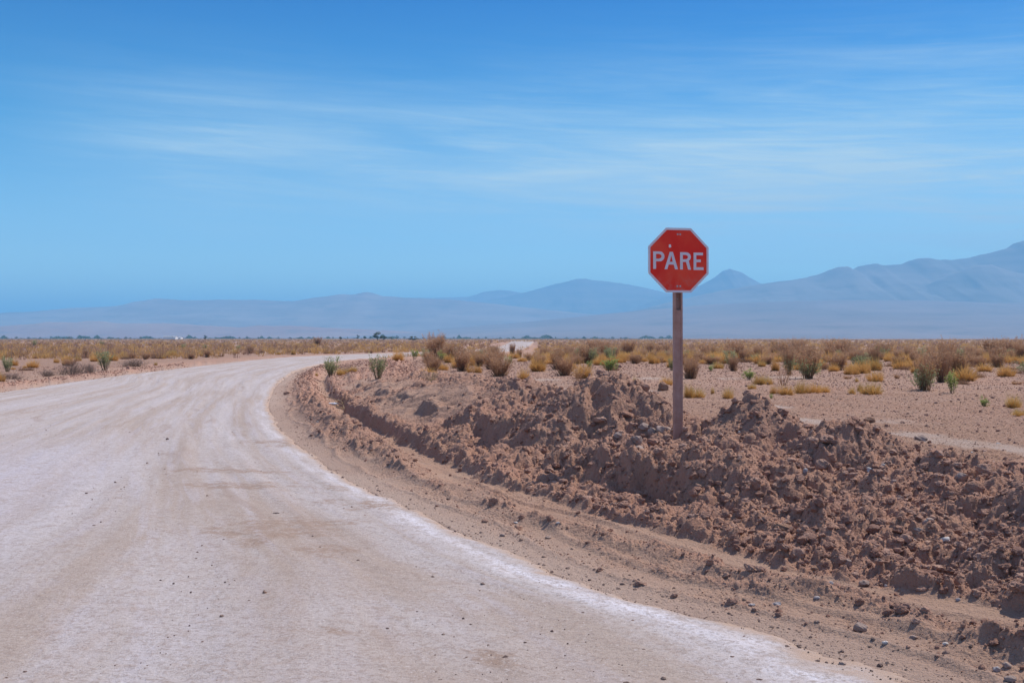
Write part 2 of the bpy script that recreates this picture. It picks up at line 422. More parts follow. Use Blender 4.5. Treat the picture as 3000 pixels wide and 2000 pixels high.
M['gold_far'] = mat_plant('far_grass', (.34, .18, .07), (.68, .38, .125), (.86, .56, .21), (.44, .27, .11))
M['dry_far'] = mat_plant('far_twigs', (.20, .11, .08), (.46, .265, .175), (.64, .42, .28), (.20, .11, .08))
M['dead'] = mat_plant('dead_twigs', (.22, .155, .12), (.33, .25, .205), (.40, .31, .265), (.20, .13, .11))
M['straw'] = mat_plant('straw_stalks', (.45, .33, .20), (.58, .45, .29), (.62, .50, .34), (.40, .26, .15))
M['stem'] = mat_plant('green_stems', (.22, .15, .10), (.28, .22, .13), (.32, .32, .16), (.36, .25, .15))
M['leaf'] = mat_plant('grey_green_leaves', (.18, .20, .10), (.30, .34, .16), (.46, .48, .25), (.54, .52, .29))
M['leafb'] = mat_plant('fresh_green_leaves', (.20, .26, .08), (.30, .38, .11), (.42, .50, .16), (.52, .54, .20))
M['mound'] = mat_plant('dark_thatch', (.12, .07, .055), (.22, .125, .09), (.36, .20, .12), (.46, .27, .14))

# ------------------------------------------------------------------ ground sheet
def build_ground():
    a = [0.0]
    step = math.radians(.046)
    while a[-1] < math.radians(27): a.append(a[-1] + step)
    while a[-1] < math.radians(180) - .02:
        step = min(step * (1.012 if a[-1] < math.radians(40) else 1.10), math.radians(5)); a.append(a[-1] + step)
    a = [v for v in a if v < math.radians(179)]
    az = np.array([-v for v in a[:0:-1]] + a + [math.pi])
    r = [1.0]
    while r[-1] < 3.6: r.append(r[-1] * 1.06)
    while r[-1] < 30: r.append(r[-1] * 1.00145)
    g = 1.00145
    while r[-1] < 45000:
        g = min(g * 1.004, 1.06); r.append(r[-1] * g)
    r = np.array(r); A, R = np.meshgrid(az, r)
    x = R * np.sin(A); y = R * np.cos(A)
    z, rub, trk, s, so, tone = height(x.ravel(), y.ravel())
    # long low swell of the plain beyond, then the far valley floor
    rr = R.ravel(); z = z + (fbm(x.ravel() * .004, y.ravel() * .004, 201, 3) - .55) * 2.0 * sm(rr, 500, 2500)
    z = z - 14 * sm(rr, 2600, 5200)
    n = len(az); mR = len(r)
    i = np.arange(mR - 1)[:, None] * n + np.arange(n - 1)[None]
    q = np.stack([i, i + n, i + n + 1, i + 1], 2).reshape(-1, 4)[:, ::-1]
    j = np.arange(mR - 1) * n
    wrap = np.stack([j + n - 1, j + 2 * n - 1, j + n, j], 1)[:, ::-1]
    V = np.stack([x.ravel(), y.ravel(), z], 1)
    V = np.vstack([V, [[0, 0, -.1]]]); c = len(V) - 1
    k = np.arange(n); cap = np.stack([k, np.roll(k, -1), np.full(n, c)], 1)
    dist = np.minimum(np.abs(s), np.abs(so)); shoulder = np.exp(-(dist / .45) ** 2)
    ap = lambda v: np.append(v, 0)
    me = mesh_np('ground', V, [q, wrap, cap], M['ground'],
                 dict(field=ap(np.maximum(sm(s, 4.5, 6.5) * (1 - trk), sm(so, 2, 5)) * (.55 + .45 * sm(rr, 30, 70))), rub=ap(np.where(rr > 60, .45, rub)), trk=ap(trk), tone=ap(tone), shoulder=ap(shoulder)), smooth=True)
    tag(link('ground', me), kind='structure')
build_ground()

# ------------------------------------------------------------------ road sheet
DIRT = [(-2.6, 12.1, .95, .22), (-1.9, 9.5, .62, .50), (-1.35, 8.5, .30, .22), (-.08, 5.65, .15, .13), (-.95, 6.1, .2, .08), (-3.6, 13.6, .8, .2), (-1.2, 10.7, .7, .2), (-2.9, 17, 1.3, .5)]
def build_road():
    rows = []
    t = np.linspace(0, len(IN) - 1, len(IN))
    # denser rows near the camera
    tt = [0.0]
    while tt[-1] < len(IN) - 1:
        i = int(tt[-1]); d = max(abs(IN[i][1]), 2.5); seg = np.hypot(*(IN[min(i + 1, len(IN) - 1)] - IN[i])) + 1e-6
        tt.append(tt[-1] + max(min(.004 * d / seg, 1.0), .02))
    tt = np.array(tt[:-1]); i = tt.astype(int); f = (tt - i)[:, None]; i2 = np.minimum(i + 1, len(IN) - 1)
    A = IN[i] * (1 - f) + IN[i2] * f; B = OU[i] * (1 - f) + OU[i2] * f
    L = np.concatenate([[0], np.cumsum(np.hypot(*np.diff((A + B) / 2, axis=0).T))])
    W = np.hypot(*(B - A).T); N = 260
    u = np.linspace(0, 1, N)
    ext = .45
    U = (-ext / W)[:, None] + u[None] * (1 + 2 * ext / W)[:, None]
    P = A[:, None] * (1 - U[..., None]) + B[:, None] * U[..., None]
    x = P[..., 0].ravel(); y = P[..., 1].ravel()
    V_ = (U * W[:, None]).ravel(); U_ = np.repeat(L, N)
    dI = V_; dO = (W[:, None] * (1 - U)).ravel()
    e = np.minimum(dI, dO)
    e2 = e + (fbm(x * 2.2, y * 2.2, 301, 5, .62) - .5) * .62
    R = np.hypot(x, y)
    z = .018 * sm(e2, -.1, .3) + .05 * (fbm(U_ * .15, V_ * 1.2, 311, 4) - .5) * sm(e, 0, .6) + .014 * (fbm(x * 9, y * 9, 321, 4, .65) - .5)
    z = z + .05 * sm(R, 90, 160)
    z = z - .12 * (1 - sm(e2, -.35, .02))
    edge = np.exp(-((e2 - .58) / .26) ** 2) * (dI < dO) * np.interp(y, [3, 13, 20, 30], [1, .9, .5, .3]) * sm(fbm(U_ * .5, V_ * 1.5 + 9, 331, 5, .6), .28, .62)
    left = sm(-x, 2.0 + y * 0.14, 3.4 + y * .2) * (1 - sm(y, 12, 20)) * .9
    soil = 1 - sm(e2 + (fbm(x * 16, y * 16, 307, 3) - .5) * .45, .0, .42)
    dirt = np.zeros_like(x)
    for (cx, cy, a, b) in DIRT:
        dx = x - cx; dy = y - cy; th = .35
        uu = (dx * math.cos(th) * 1 - dy * math.sin(th)) / a; vv = (dx * math.sin(th) + dy * math.cos(th)) / (b * 1.3)
        dirt = np.maximum(dirt, np.exp(-(uu * uu + vv * vv) * .8))
    dirt = sm(dirt + (fbm(x * 4.5, y * 4.5, 341, 5, .65) - .5) * 1.9, .42, .80)
    worn = np.exp(-((dI - 2.5) / 1.3) ** 2) * (1 - sm(y, 11, 19)) * sm(fbm(U_ * .35, V_ * .8, 351, 4), .25, .6)
    k = len(tt); q = np.arange(k - 1)[:, None] * N + np.arange(N - 1)[None]
    q = np.stack([q, q + N, q + N + 1, q + 1], 2).reshape(-1, 4)
    me = mesh_np('dirt_road', np.stack([x, y, z], 1), q, M['road'], dict(edge=edge, left=left, soil=soil, dirt=dirt, worn=worn), smooth=True,
                 uv=np.stack([U_, V_], 1))
    me.update()
    o = tag(link('dirt_road', me), kind='structure')
    if me.polygons[0].normal.z < 0: me.flip_normals()
build_road()

# ------------------------------------------------------------------ clods and stones
def ico(sub):
    bm = bmesh.new(); bmesh.ops.create_icosphere(bm, subdivisions=sub, radius=1)
    V = np.array([v.co[:] for v in bm.verts]); Fc = np.array([[v.index for v in f.verts] for f in bm.faces]); bm.free(); return V, Fc
ICO = {k: ico(k) for k in (1, 2, 3, 4)}

def rock_shape(sub, seed, rough=.28, cuts=7, flat=.75, lump=0.0):
    V, Fc = ICO[sub]; V = V.copy(); rs = np.random.RandomState(seed)
    for _ in range(cuts):
        n = rs.normal(size=3); n /= np.linalg.norm(n); d = .55 + .35 * rs.rand()
        k = V @ n; V = V - np.outer(np.maximum(k - d, 0) * .85, n)
    if rough:
        q = V * 1.7 + seed * 3.1
        nz = fbm(q[:, 0] + q[:, 2] * 1.3, q[:, 1] - q[:, 2] * .7, seed, 3) - .5
        V = V * (1 + rough * nz[:, None] * 2)
    if lump:
        q = V * 4 + seed
        nz = domes(q[:, 0] + q[:, 2] * .9, q[:, 1] + q[:, 2] * .6, 1.0, seed, .8)
        V = V * (1 + lump * nz[:, None])
    V = V * np.array([1, .7 + .3 * rs.rand(), flat * (.75 + .4 * rs.rand())])
    return V, Fc

def scatter_merge(name, pts, sizes, shapes, mat, seed, sink=.35, smooth=False):
    rs = np.random.RandomState(seed); n = len(pts); which = rs.randint(0, len(shapes), n)
    Vs, Fs, Rn = [], [], []; off = 0
    for k, (V, Fc) in enumerate(shapes):
        I = np.where(which == k)[0]
        if not len(I): continue
        a = rs.rand(len(I)) * 6.283; tx = rs.normal(size=len(I)) * .35; ca, sa = np.cos(a), np.sin(a)
        W = np.repeat(V[None], len(I), 0) * sizes[I][:, None, None]
        ct, sn = np.cos(tx)[:, None], np.sin(tx)[:, None]
        y0 = W[..., 1] * ct - W[..., 2] * sn; z0 = W[..., 1] * sn + W[..., 2] * ct; x0 = W[..., 0]
        X = x0 * ca[:, None] - y0 * sa[:, None]; Yy = x0 * sa[:, None] + y0 * ca[:, None]
        P = np.stack([X, Yy, z0], 2) + pts[I][:, None, :]; P[..., 2] += (sizes[I] * (.5 - sink) )[:, None]
        Vs.append(P.reshape(-1, 3)); Fs.append((Fc[None] + (np.arange(len(I)) * len(V))[:, None, None] + off).reshape(-1, 3))
        Rn.append(np.repeat(rs.rand(len(I)), len(V))); off += len(I) * len(V)
    me = mesh_np(name, np.vstack(Vs), np.vstack(Fs), mat, dict(rnd=np.concatenate(Rn)), smooth=smooth)
    return link(name, me)

rs = np.random.RandomState(5)
def cand(n, r0, r1, half, pw=1.0, seed=0):
    q = np.random.RandomState(seed)
    r = r0 * (r1 / r0) ** (q.rand(n) ** pw); a = (q.rand(n) * 2 - 1) * half
    return r * np.sin(a), r * np.cos(a), q
shapes1 = [rock_shape(3, 400 + k, .42, 9, .7, .25) for k in range(12)]
shapes0 = [rock_shape(1, 430 + k, .25, 3) for k in range(8)]
def rubble():
    x, y, q = cand(410000, 5.0, 66, math.radians(37), 1.0, 7)
    z, rub, trk, s, so, tone = height(x, y)
    p = np.clip(rub * 1.1, 0, 1) * np.where((s > 4.8), .75, 1.0) * np.where(s > 0, 1, .8)
    sm_road = ((s < 0) & (so < 0))
    keep = (q.rand(len(x)) < p * .62) & ~sm_road & ((s > 0) | (so > 0))
    x, y, z, rub = x[keep], y[keep], z[keep], rub[keep]
    # extra crumbs clinging to the steep cut faces
    ex, ey, q2 = cand(310000, 6.5, 30, math.radians(36), 1.0, 8)
    e0 = height(ex, ey, False); ok = (e0[3] > 1.2) & (e0[3] < 4.8); ex, ey, ez, er = ex[ok], ey[ok], e0[0][ok], e0[1][ok]
    sl = (height(ex + .05, ey, False)[0] - height(ex - .05, ey, False)[0]) / .1; s2 = (height(ex, ey + .05, False)[0] - height(ex, ey - .05, False)[0]) / .1
    g = np.hypot(sl, s2); ok = (g > .5) & (q2.rand(len(ex)) < .85); ex, ey, er = ex[ok], ey[ok], er[ok]
    x = np.concatenate([x, ex]); y = np.concatenate([y, ey]); rub = np.concatenate([rub, er]); z = np.concatenate([z, height(ex, ey)[0] + q2.uniform(-.02, .0, len(ex))])
    R = np.hypot(x, y)
    size = np.clip(.0058 * (1 - q.rand(len(x))) ** -.45, 0, .045) * (.6 + .5 * rub)
    size = np.maximum(size, R * .00055)
    P = np.stack([x, y, z], 1)
    bigm = (size > .019) & (size > R * .0011)
    o = scatter_merge('rubble', P[bigm], size[bigm], shapes1, M['clod'], 11)
    tag(o, 'broken brown earth clods covering the bank beside the road', 'rubble', kind='stuff')
    o = scatter_merge('loose_soil', P[~bigm], size[~bigm], shapes0, M['clod'], 12)
    tag(o, 'crumbs of reddish soil spread between the larger clods', 'soil', kind='stuff')
rubble()

def gravel():
    # stones along the shoulders and sprinkled over the road
    x, y, q = cand(75000, 4.9, 60, math.radians(37), 1.0, 17)
    z, rub, trk, s, so, tone = height(x, y, False)
    road = (s < 0) & (so < 0)
    e = np.abs(s); p = np.where(s > 0, np.exp(-(s / .45) ** 2) * .9, np.exp(-(s / .30) ** 2) * .8)
    p = np.maximum(p, np.exp(-(so / .35) ** 2) * .5)
    ptch = np.zeros_like(x)
    for (cx, cy, a, b) in DIRT: ptch = np.maximum(ptch, np.exp(-(((x - cx) / a) ** 2 + ((y - cy) / (b * 2.5)) ** 2)))
    p = np.where(road, np.maximum(p, .075 + .22 * ptch), p)
    keep = q.rand(len(x)) < p; x, y, z, road = x[keep], y[keep], z[keep], road[keep]
    z = np.where(road, .012, height(x, y)[0]); R = np.hypot(x, y)
    size = np.clip(.0036 * (1 - q.rand(len(x))) ** -.42, 0, .020); size = np.maximum(size, R * .00030)
    o = scatter_merge('gravel', np.stack([x, y, z], 1), size, shapes0, M['dark_gravel'], 21, sink=.5)
    tag(o, 'small dark stones strewn along the edge and over the pale road', 'gravel', kind='stuff')
M['dark_gravel'] = mat_clod('gravel_stone', (.26, .17, .14), (.40, .29, .24), (.15, .10, .085))
gravel()

# individual stones: px, py (centre of the foot in the photograph), width in photo pixels, colour, height ratio, label
ROCKS = [
 (1446,1478,44,'clod',.75,'single large brown clod sitting alone on the sandy shoulder below the rubble bank'),
 (2551,1385,40,'pale',.9,'tall pale upright stone with a white cap standing in the rubble'),
 (2522,1848,48,'brown',.7,'large smooth brown boulder on the shoulder ridge at the lower right'),
 (2277,1774,38,'grey',.6,'angular grey stone lying on the shoulder below the sandy strip'),
 (2203,1773,30,'grey',.4,'low flat grey stone, lying left of the angular grey stone'),
 (2394,1754,28,'grey',.5,'small grey stone at the upper edge of the shoulder ridge'),
 (2594,1886,26,'pale',.6,'pale bluish stone at the foot of the shoulder ridge'),
 (2677,1870,26,'brown',.5,'dark brown flattened stone right of the pale bluish stone'),
 (2771,1888,26,'pale',.5,'small white lavender stone on the sandy strip at the far right'),
 (2470,1976,22,'brown',.5,'small brown stone alone between road and shoulder ridge'),
 (2920,1965,32,'grey',.8,'upright grey stone near the lower right corner'),
 (2952,1955,30,'brown',.6,'rounded brown stone touching the upright grey stone in the corner'),
 (2962,1995,36,'brown',.6,'rounded tan stone cut by the lower right corner of the picture'),
 (2691,1562,36,'brown',.8,'round brown cobble at the front of the cobble cluster'),
 (2722,1540,42,'brown',.75,'largest rounded brown cobble in the middle of the cobble cluster'),
 (2760,1535,44,'brown',.8,'rounded cobble at the back of the cobble cluster'),
 (2697,1520,22,'brown',.8,'small round cobble above the cobble cluster'),
 (2770,1588,38,'pale',.7,'pale wedge shaped stone right below the cobble cluster'),
 (2675,1585,30,'pale',.5,'pale forked stone left below the cobble cluster'),
 (2483,1655,36,'brown',.7,'rounded pinkish stone left of the tall pale upright stone'),
 (2387,1672,26,'red',.5,'small orange tinted stone at the foot of the rubble'),
 (2435,1712,24,'grey',.9,'leaning grey stone at the foot of the rubble bank'),
 (2532,1715,34,'brown',.6,'brown wedge stone at the foot of the rubble bank'),
 (2596,1720,20,'grey',.7,'small grey stone near the brown wedge stone'),
 (2712,1710,30,'brown',.6,'dull brown stone half buried in the lower bank'),
 (2808,1760,22,'grey',.9,'dark grey stone among crumbs of the lower bank'),
 (2842,1616,24,'grey',.9,'dark tilted stone sunk in the bank near the right edge'),
 (2955,1617,30,'grey',.6,'broad grey stone in the bank at the right edge'),
 (2540,1486,50,'clod',.9,'big rough earth lump left of the cobble cluster'),
 (2598,1432,34,'brown',.9,'smooth tan cobble above the big rough earth lump'),
 (2620,1420,30,'brown',.7,'darker cobble lying against the smooth tan cobble'),
 (2410,1380,46,'clod',.9,'large cracked earth lump below the third mound'),
 (2360,1383,22,'grey',1.1,'grey blue stone standing left of the large cracked lump'),
 (2505,1405,48,'clod',.7,'wide flat topped clod with a deep shadow beneath'),
 (2850,1452,66,'clod',.9,'big cracked boulder of earth casting a dark shadow near the right edge'),
 (2885,1400,56,'clod',1.0,'upright earth boulder above the cracked boulder'),
 (2818,1415,44,'brown',.9,'slanted slab of brown earth left of the upright earth boulder'),
 (2545,1240,40,'red',.7,'reddish clod with a sunlit edge on top of the third mound'),
 (2512,1270,40,'clod',.6,'dark clod just below the reddish clod on the third mound'),
 (2700,1290,46,'brown',.5,'long curved slab on top of the fourth mound'),
 (2360,1255,50,'clod',.4,'long dark slab lying across the saddle left of the third mound'),
 (2425,1300,50,'clod',.6,'slanting dark slab on the left flank of the third mound'),
 (2350,1315,58,'clod',.4,'flat pale topped slab on the slope left of the third mound'),
 (2197,1160,46,'clod',.55,'lumpy crest clod crowning the second mound'),
 (1692,1138,30,'clod',1.1,'square dark clod standing on the crest left of the first mound'),
 (1762,1098,36,'clod',.7,'rounded clod on the left shoulder of the first mound'),
 (1812,1078,24,'clod',.7,'small clod perched on the very top of the first mound'),
 (1942,1145,34,'red',1.1,'upright reddish clod at the edge just left of the post'),
 (1885,1145,44,'clod',.7,'wide clod on the crest between first mound and post'),
 (1888,1262,36,'brown',.8,'pale faced clod left of the pair beside the post'),
 (1912,1280,30,'brown',1.3,'tall narrow clod in the group beside the post'),
 (1945,1268,52,'brown',.6,'broad flat block resting against the left side of the post'),
 (1955,1290,32,'clod',.8,'dark rounded clod at the left foot of the post'),
 (1866,1300,40,'brown',.85,'large rounded pale clod below the group beside the post'),
 (1812,1285,36,'brown',.7,'pale flattened clod upper left of the large rounded one'),
 (1872,1322,34,'brown',.6,'block of pale clod just under the large rounded one'),
 (1912,1302,38,'clod',.7,'brown clod between the large rounded clod and the post'),
 (1640,1175,20,'grey',.9,'small light grey stone on the slope left of the first mound'),
 (1835,1225,56,'clod',.45,'long ledge of packed earth across the face of the first mound'),
 (1760,1235,60,'clod',.35,'diagonal earth slab on the lower face of the first mound'),
 (2165,1268,12,'pale',.9,'white pebble on the slope of the second mound'),
 (2130,1316,46,'clod',.8,'triangular clod low on the second mound'),
 (2060,1298,40,'clod',.7,'lumpy clod right of the post foot'),
 (2090,1335,36,'clod',.6,'pale crusted clod below the lumpy clod right of the post'),
 (2060,1395,30,'clod',.9,'dark clod above the deep undercut of the bank'),
 (2215,1432,44,'clod',1.0,'upright brown slab above the right end of the undercut'),
 (2125,1475,44,'clod',.9,'round earth ball at the base of the undercut bank'),
 (1810,1480,34,'grey',.4,'flat lavender stone in the deep shade of the undercut'),
 (2042,1530,20,'pale',.9,'white pointed stone at the lower edge of the undercut'),
 (2000,1545,24,'dark',.7,'dark grey stone left of the white pointed stone'),
 (2068,1540,16,'pale',.8,'small bluish stone right of the white pointed stone'),
 (2295,1550,66,'red',.35,'long reddish slab lying flat beside a white pebble'),
 (2325,1562,26,'pale',.5,'white pebble at the tip of the long reddish slab'),
 (2258,1580,22,'pale',.5,'pale curved stone left of the long reddish slab'),
 (2388,1550,20,'pale',.5,'light tan stone right of the long reddish slab'),
 (1635,1535,20,'pale',.6,'pale stone on the sandy shoulder under the bank'),
 (1512,1533,20,'pale',.5,'small cream stone on the shoulder right of the single large clod'),
 (1607,1520,18,'clod',.8,'reddish clod on the shoulder near the pale stone'),
 (1606,1577,20,'brown',.5,'brown pebble on the shoulder below the reddish clod'),
 (1472,1570,18,'brown',.5,'brown pebble where the shoulder meets the white salt band'),
 (1313,1463,12,'dark',.6,'dark pebble on the gravel shoulder left of the large clod'),
 (775,1793,18,'red',.8,'reddish stone lying alone in the middle of the road'),
 (100,1706,12,'red',.8,'small reddish stone far out on the white left part of the road'),
 (654,1625,11,'dark',.7,'dark pebble in the middle of the road above the lone reddish stone'),
 (807,1542,24,'dark',.3,'flat dark flake of rock on the brown patch of the road'),
 (917,1614,10,'dark',.8,'square dark pebble below the brown patch of the road'),
 (349,1713,10,'dark',.5,'tiny dark pebble in the left half of the road surface'),
 (253,1477,9,'dark',.6,'small dark pebble in the upper left of the road'),
 (490,1309,10,'dark',.8,'dark round pebble on the far middle of the road'),
 (1348,1714,10,'red',.7,'reddish pebble right of centre on the road'),
 (1137,1717,13,'dark',.5,'dark oval pebble near the centre of the road'),
 (1400,1654,9,'red',.7,'tiny reddish pebble on the road close to the salt band'),
 (1357,1870,8,'dark',.8,'dark square pebble above the curved brown dirt patch'),
 (1940,1800,10,'dark',.6,'dark pebble on the white salt band at the road edge'),
 (2529,1290,12,'pale',.4,'white chip in the pale track behind the third mound'),
 (2925,1300,22,'pale',.35,'white flat stone on the fourth mound near the right edge'),
 (2845,1328,22,'pale',.6,'pale grey cobble on the fourth mound left of the white flat stone'),
 (2655,1345,16,'pale',.6,'pale stone on the dip between third and fourth mound'),
 (2590,1368,26,'pale',.8,'pale curled root end stone in the dip below the third mound'),
 (375,1080,14,'clod',.8,'dark clod on the left bank of the road beside the green bush'),
 (1042,1240,26,'clod',.7,'reddish flat block in the middle of the ditch rubble'),
 (1012,1225,26,'clod',.5,'brown slab in the ditch left of the reddish flat block'),
 (840,1155,20,'clod',.8,'dark clod on the roadside ridge at the tightest bend'),
 (930,1240,12,'grey',1.0,'grey stone in the rubble between road and ditch'),
]
clodm = {'clod': 'clod', 'red': 'clod_red', 'brown': 'brown', 'grey': 'grey', 'pale': 'pale', 'dark': 'dark'}
def place_rocks():
    for i, (px, py, wpx, c, hr, lab) in enumerate(ROCKS):
        x, y = at(px, py); wd = wpx / F * y * (.75 if c in ('pale', 'grey') else 1); r = wd / 2
        rough = c in ('clod', 'red')
        smooth_stone = c in ('brown', 'grey', 'pale') and i % 3 != 0
        V, Fc = rock_shape(4 if wpx > 16 else 3, 500 + i, .30 if rough else .26, 10 if rough else (4 if smooth_stone else 9), 1.0, .22 if rough else 0)
        V = V / np.abs(V).max(0) * np.array([r, r * (.75 + .2 * ((i * 37) % 10) / 10), r * max(hr, .35)])
        me = mesh_np('clod' if rough else 'stone', V, Fc, M[clodm[c]], dict(rnd=np.full(len(V), ((i * 7) % 10) / 25)), smooth=True)
        z0 = height(np.array([x]), np.array([y]), False)[0][0]
        s_, _, so_, _ = st(np.array([x]), np.array([y]))
        if s_[0] < 0 and so_[0] < 0: z0 = .01
        o = link('clod' if rough else 'stone', me); o.location = (x, y, z0 + r * hr * (.55 if c in ('clod', 'red', 'brown', 'dark') else .35))
        a = (i * 2.4) % .7 - .35
        o.rotation_euler = (a * .4, a * .5, a)
        tag(o, lab, 'clod' if rough else 'stone', 'clods lying in the roadside bank' if rough else 'stones lying by the roadside')
place_rocks()

# ------------------------------------------------------------------ plants
def blades(rs, n, base_r, h, spread, width, bend=.4, segs=3, hvar=.35, up=1.0, hmul=None):
    """n tapered blades from one foot; returns V, quads, tip, rnd"""
    a = rs.rand(n) * 6.283; rb = base_r * np.sqrt(rs.rand(n))
    B = np.stack([rb * np.cos(a), rb * np.sin(a), np.zeros(n)], 1)
    da = a + rs.normal(size=n) * .6; lean = spread * (.15 + .85 * rb / max(base_r, 1e-4)) * (.5 + rs.rand(n)) + .05 * rs.normal(size=n)
    L = h * (1 - hvar * rs.rand(n))
    if hmul is not None: L = L * hmul(rb / max(base_r, 1e-4))
    k = np.linspace(0, 1, segs + 1)
    ang = lean[:, None] + bend * (k[None] ** 1.5) * (.4 + 1.1 * rs.rand(n))[:, None]
    dl = L[:, None] / segs
    dx = np.sin(ang) * dl; dz = np.cos(ang) * dl
    rad = np.concatenate([np.zeros((n, 1)), np.cumsum(dx[:, :-1], 1)], 1); zz = np.concatenate([np.zeros((n, 1)), np.cumsum(dz[:, :-1], 1)], 1)
    C = np.stack([B[:, 0][:, None] + rad * np.cos(da)[:, None], B[:, 1][:, None] + rad * np.sin(da)[:, None], np.maximum(zz * up, -.01)], 2)
    wa = rs.rand(n) * 6.283; wv = np.stack([np.cos(wa), np.sin(wa), np.zeros(n)], 1)[:, None] * (width * (1 - .85 * k))[None, :, None] * .5
    V = np.stack([C - wv, C + wv], 2).reshape(-1, 3)
    i = (np.arange(n) * (segs + 1) * 2)[:, None] + (np.arange(segs) * 2)[None]
    Q = np.stack([i, i + 1, i + 3, i + 2], 2).reshape(-1, 4)
    tip = np.repeat(np.tile(k, n), 2); rnd = np.repeat(rs.rand(n), (segs + 1) * 2)
    return V, Q, tip, rnd, C

def strips(C, width, k=None):
    """ribbons along centre lines C (n, m, 3), two crossed"""
    n, m, _ = C.shape; rs_ = np.random.RandomState(n)
    k = np.linspace(0, 1, m) if k is None else k; Vs = []; Qs = []; off = 0
    wa = rs_.rand(n) * 6.283
    for add in (0, math.pi / 2):
        wv = np.stack([np.cos(wa + add), np.sin(wa + add), .2 * np.ones(n)], 1)[:, None] * (width * (1 - .7 * k))[None, :, None] * .5
        Vs.append(np.stack([C - wv, C + wv], 2).reshape(-1, 3))
        i = (np.arange(n) * m * 2)[:, None] + (np.arange(m - 1) * 2)[None] + off
        Qs.append(np.stack([i, i + 1, i + 3, i + 2], 2).reshape(-1, 4)); off += n * m * 2
    return np.vstack(Vs), np.vstack(Qs)

def join(parts):
    Vs, Qs, T, R, off = [], [], [], [], 0
    for V, Q, t, r in parts:
        Vs.append(V); Qs.append(Q + off); T.append(t); R.append(r); off += len(V)
    return np.vstack(Vs), np.vstack(Qs), np.concatenate(T), np.concatenate(R)

# every mesh below is one unit tall (its instances are scaled to size)
def tussock_mesh(seed, green=False, n=420, low=False):
    rs = np.random.RandomState(seed); P = []
    nc = 1 + rs.randint(0, 3)
    for c in range(nc):
        off = np.array([rs.normal() * .28, rs.normal() * .28, 0]) * (c > 0); sc_ = 1 - .3 * (c > 0) * rs.rand()
        V, Q, t, r, C = blades(rs, n // nc, .30 * sc_, 1.05 * sc_, .62, .026, .55, 4, .5, hmul=lambda u: 1.15 - .55 * u)
        P.append((V + off, Q, t, r))
        V, Q, t, r, C = blades(rs, n // nc // 2, .38 * sc_, .80 * sc_, 1.0, .03, .8, 3, .6, hmul=lambda u: 1.1 - .5 * u)
        P.append((V + off, Q, t, r))
    V, Q, t, r = join(P)
    return mesh_np('grass_tussock', V, Q, M['ggold' if green else 'gold'], dict(tip=t, rnd=r))

def twig_lines(rs, nst, h, spread, nsub, sub_l, curve=.25, m=6, base=.10):
    a = rs.rand(nst) * 6.283; lean = spread * np.sqrt(rs.rand(nst)); L = h * (1 - .45 * rs.rand(nst))
    k = np.linspace(0, 1, m)
    ang = lean[:, None] * (1 - .35 * k[None]) + curve * (rs.rand(nst)[:, None] - .4) * k[None]
    d = np.stack([np.sin(ang) * np.cos(a)[:, None], np.sin(ang) * np.sin(a)[:, None], np.cos(ang)], 2) * (L[:, None, None] / (m - 1))
    d = d + rs.normal(size=d.shape) * .012 * h
    bs = np.stack([np.cos(a) * base * rs.rand(nst), np.sin(a) * base * rs.rand(nst), np.zeros(nst)], 1)
    C = bs[:, None] + np.concatenate([np.zeros((nst, 1, 3)), np.cumsum(d[:, :-1], 1)], 1)
    subs = []
    for j in range(nsub):
        u = .25 + .72 * rs.rand(nst); i = np.minimum((u * (m - 1)).astype(int), m - 2); f = (u * (m - 1) - i)[:, None]
        p = C[np.arange(nst), i] * (1 - f) + C[np.arange(nst), i + 1] * f
        t = C[np.arange(nst), i + 1] - C[np.arange(nst), i]; t /= np.linalg.norm(t, axis=1)[:, None]
        dd = t + rs.normal(size=t.shape) * .38; dd[:, 2] = np.abs(dd[:, 2]) + .15; dd /= np.linalg.norm(dd, axis=1)[:, None]
        ln = (sub_l * (.4 + .8 * rs.rand(nst)) * (1.15 - u * .6))[:, None]
        q = np.stack([p, p + dd * ln * .5, p + (dd + np.array([0, 0, .15])) * ln], 1); subs.append(q)
    return C, (np.concatenate(subs) if subs else np.zeros((0, 3, 3)))

def twig_mesh(name, mat, seed, nst=70, h=1, spread=.5, nsub=7, sub_l=.28, wd=.012, heads=True, curve=.25, thatch=True):
    rs = np.random.RandomState(seed); C, S = twig_lines(rs, nst, h, spread, nsub, sub_l, curve)
    P = []
    V, Q = strips(C, wd); P.append((V, Q, np.clip(V[:, 2], 0, 1), np.repeat(rs.rand(2 * nst), C.shape[1] * 2)))
    V, Q = strips(S, wd * .7); P.append((V, Q, np.clip(V[:, 2] * .8 + .25, 0, 1), np.repeat(rs.rand(2 * len(S)), 6)))
    if heads:
        p = S[:, 2]; n = len(p); a = rs.normal(size=(n, 3)); a /= np.linalg.norm(a, axis=1)[:, None]; b = np.cross(a, rs.normal(size=(n, 3))); b /= np.linalg.norm(b, axis=1)[:, None]
        s_ = (.012 + .016 * rs.rand(n))[:, None]
        V = np.stack([p - a * s_, p - b * s_ * .6, p + a * s_, p + b * s_ * .6], 1).reshape(-1, 3); Q = np.arange(4 * n).reshape(-1, 4)
        P.append((V, Q, np.ones(4 * n), np.repeat(rs.rand(n), 4)))
    if thatch:
        V, Q, t, r, _ = blades(rs, 90, .16, .55, .55, .02, .3, 3, .5); P.append((V, Q, t * .5, r))
    V, Q, t, r = join(P)
    return mesh_np(name, V, Q, M[mat], dict(tip=t, rnd=r))

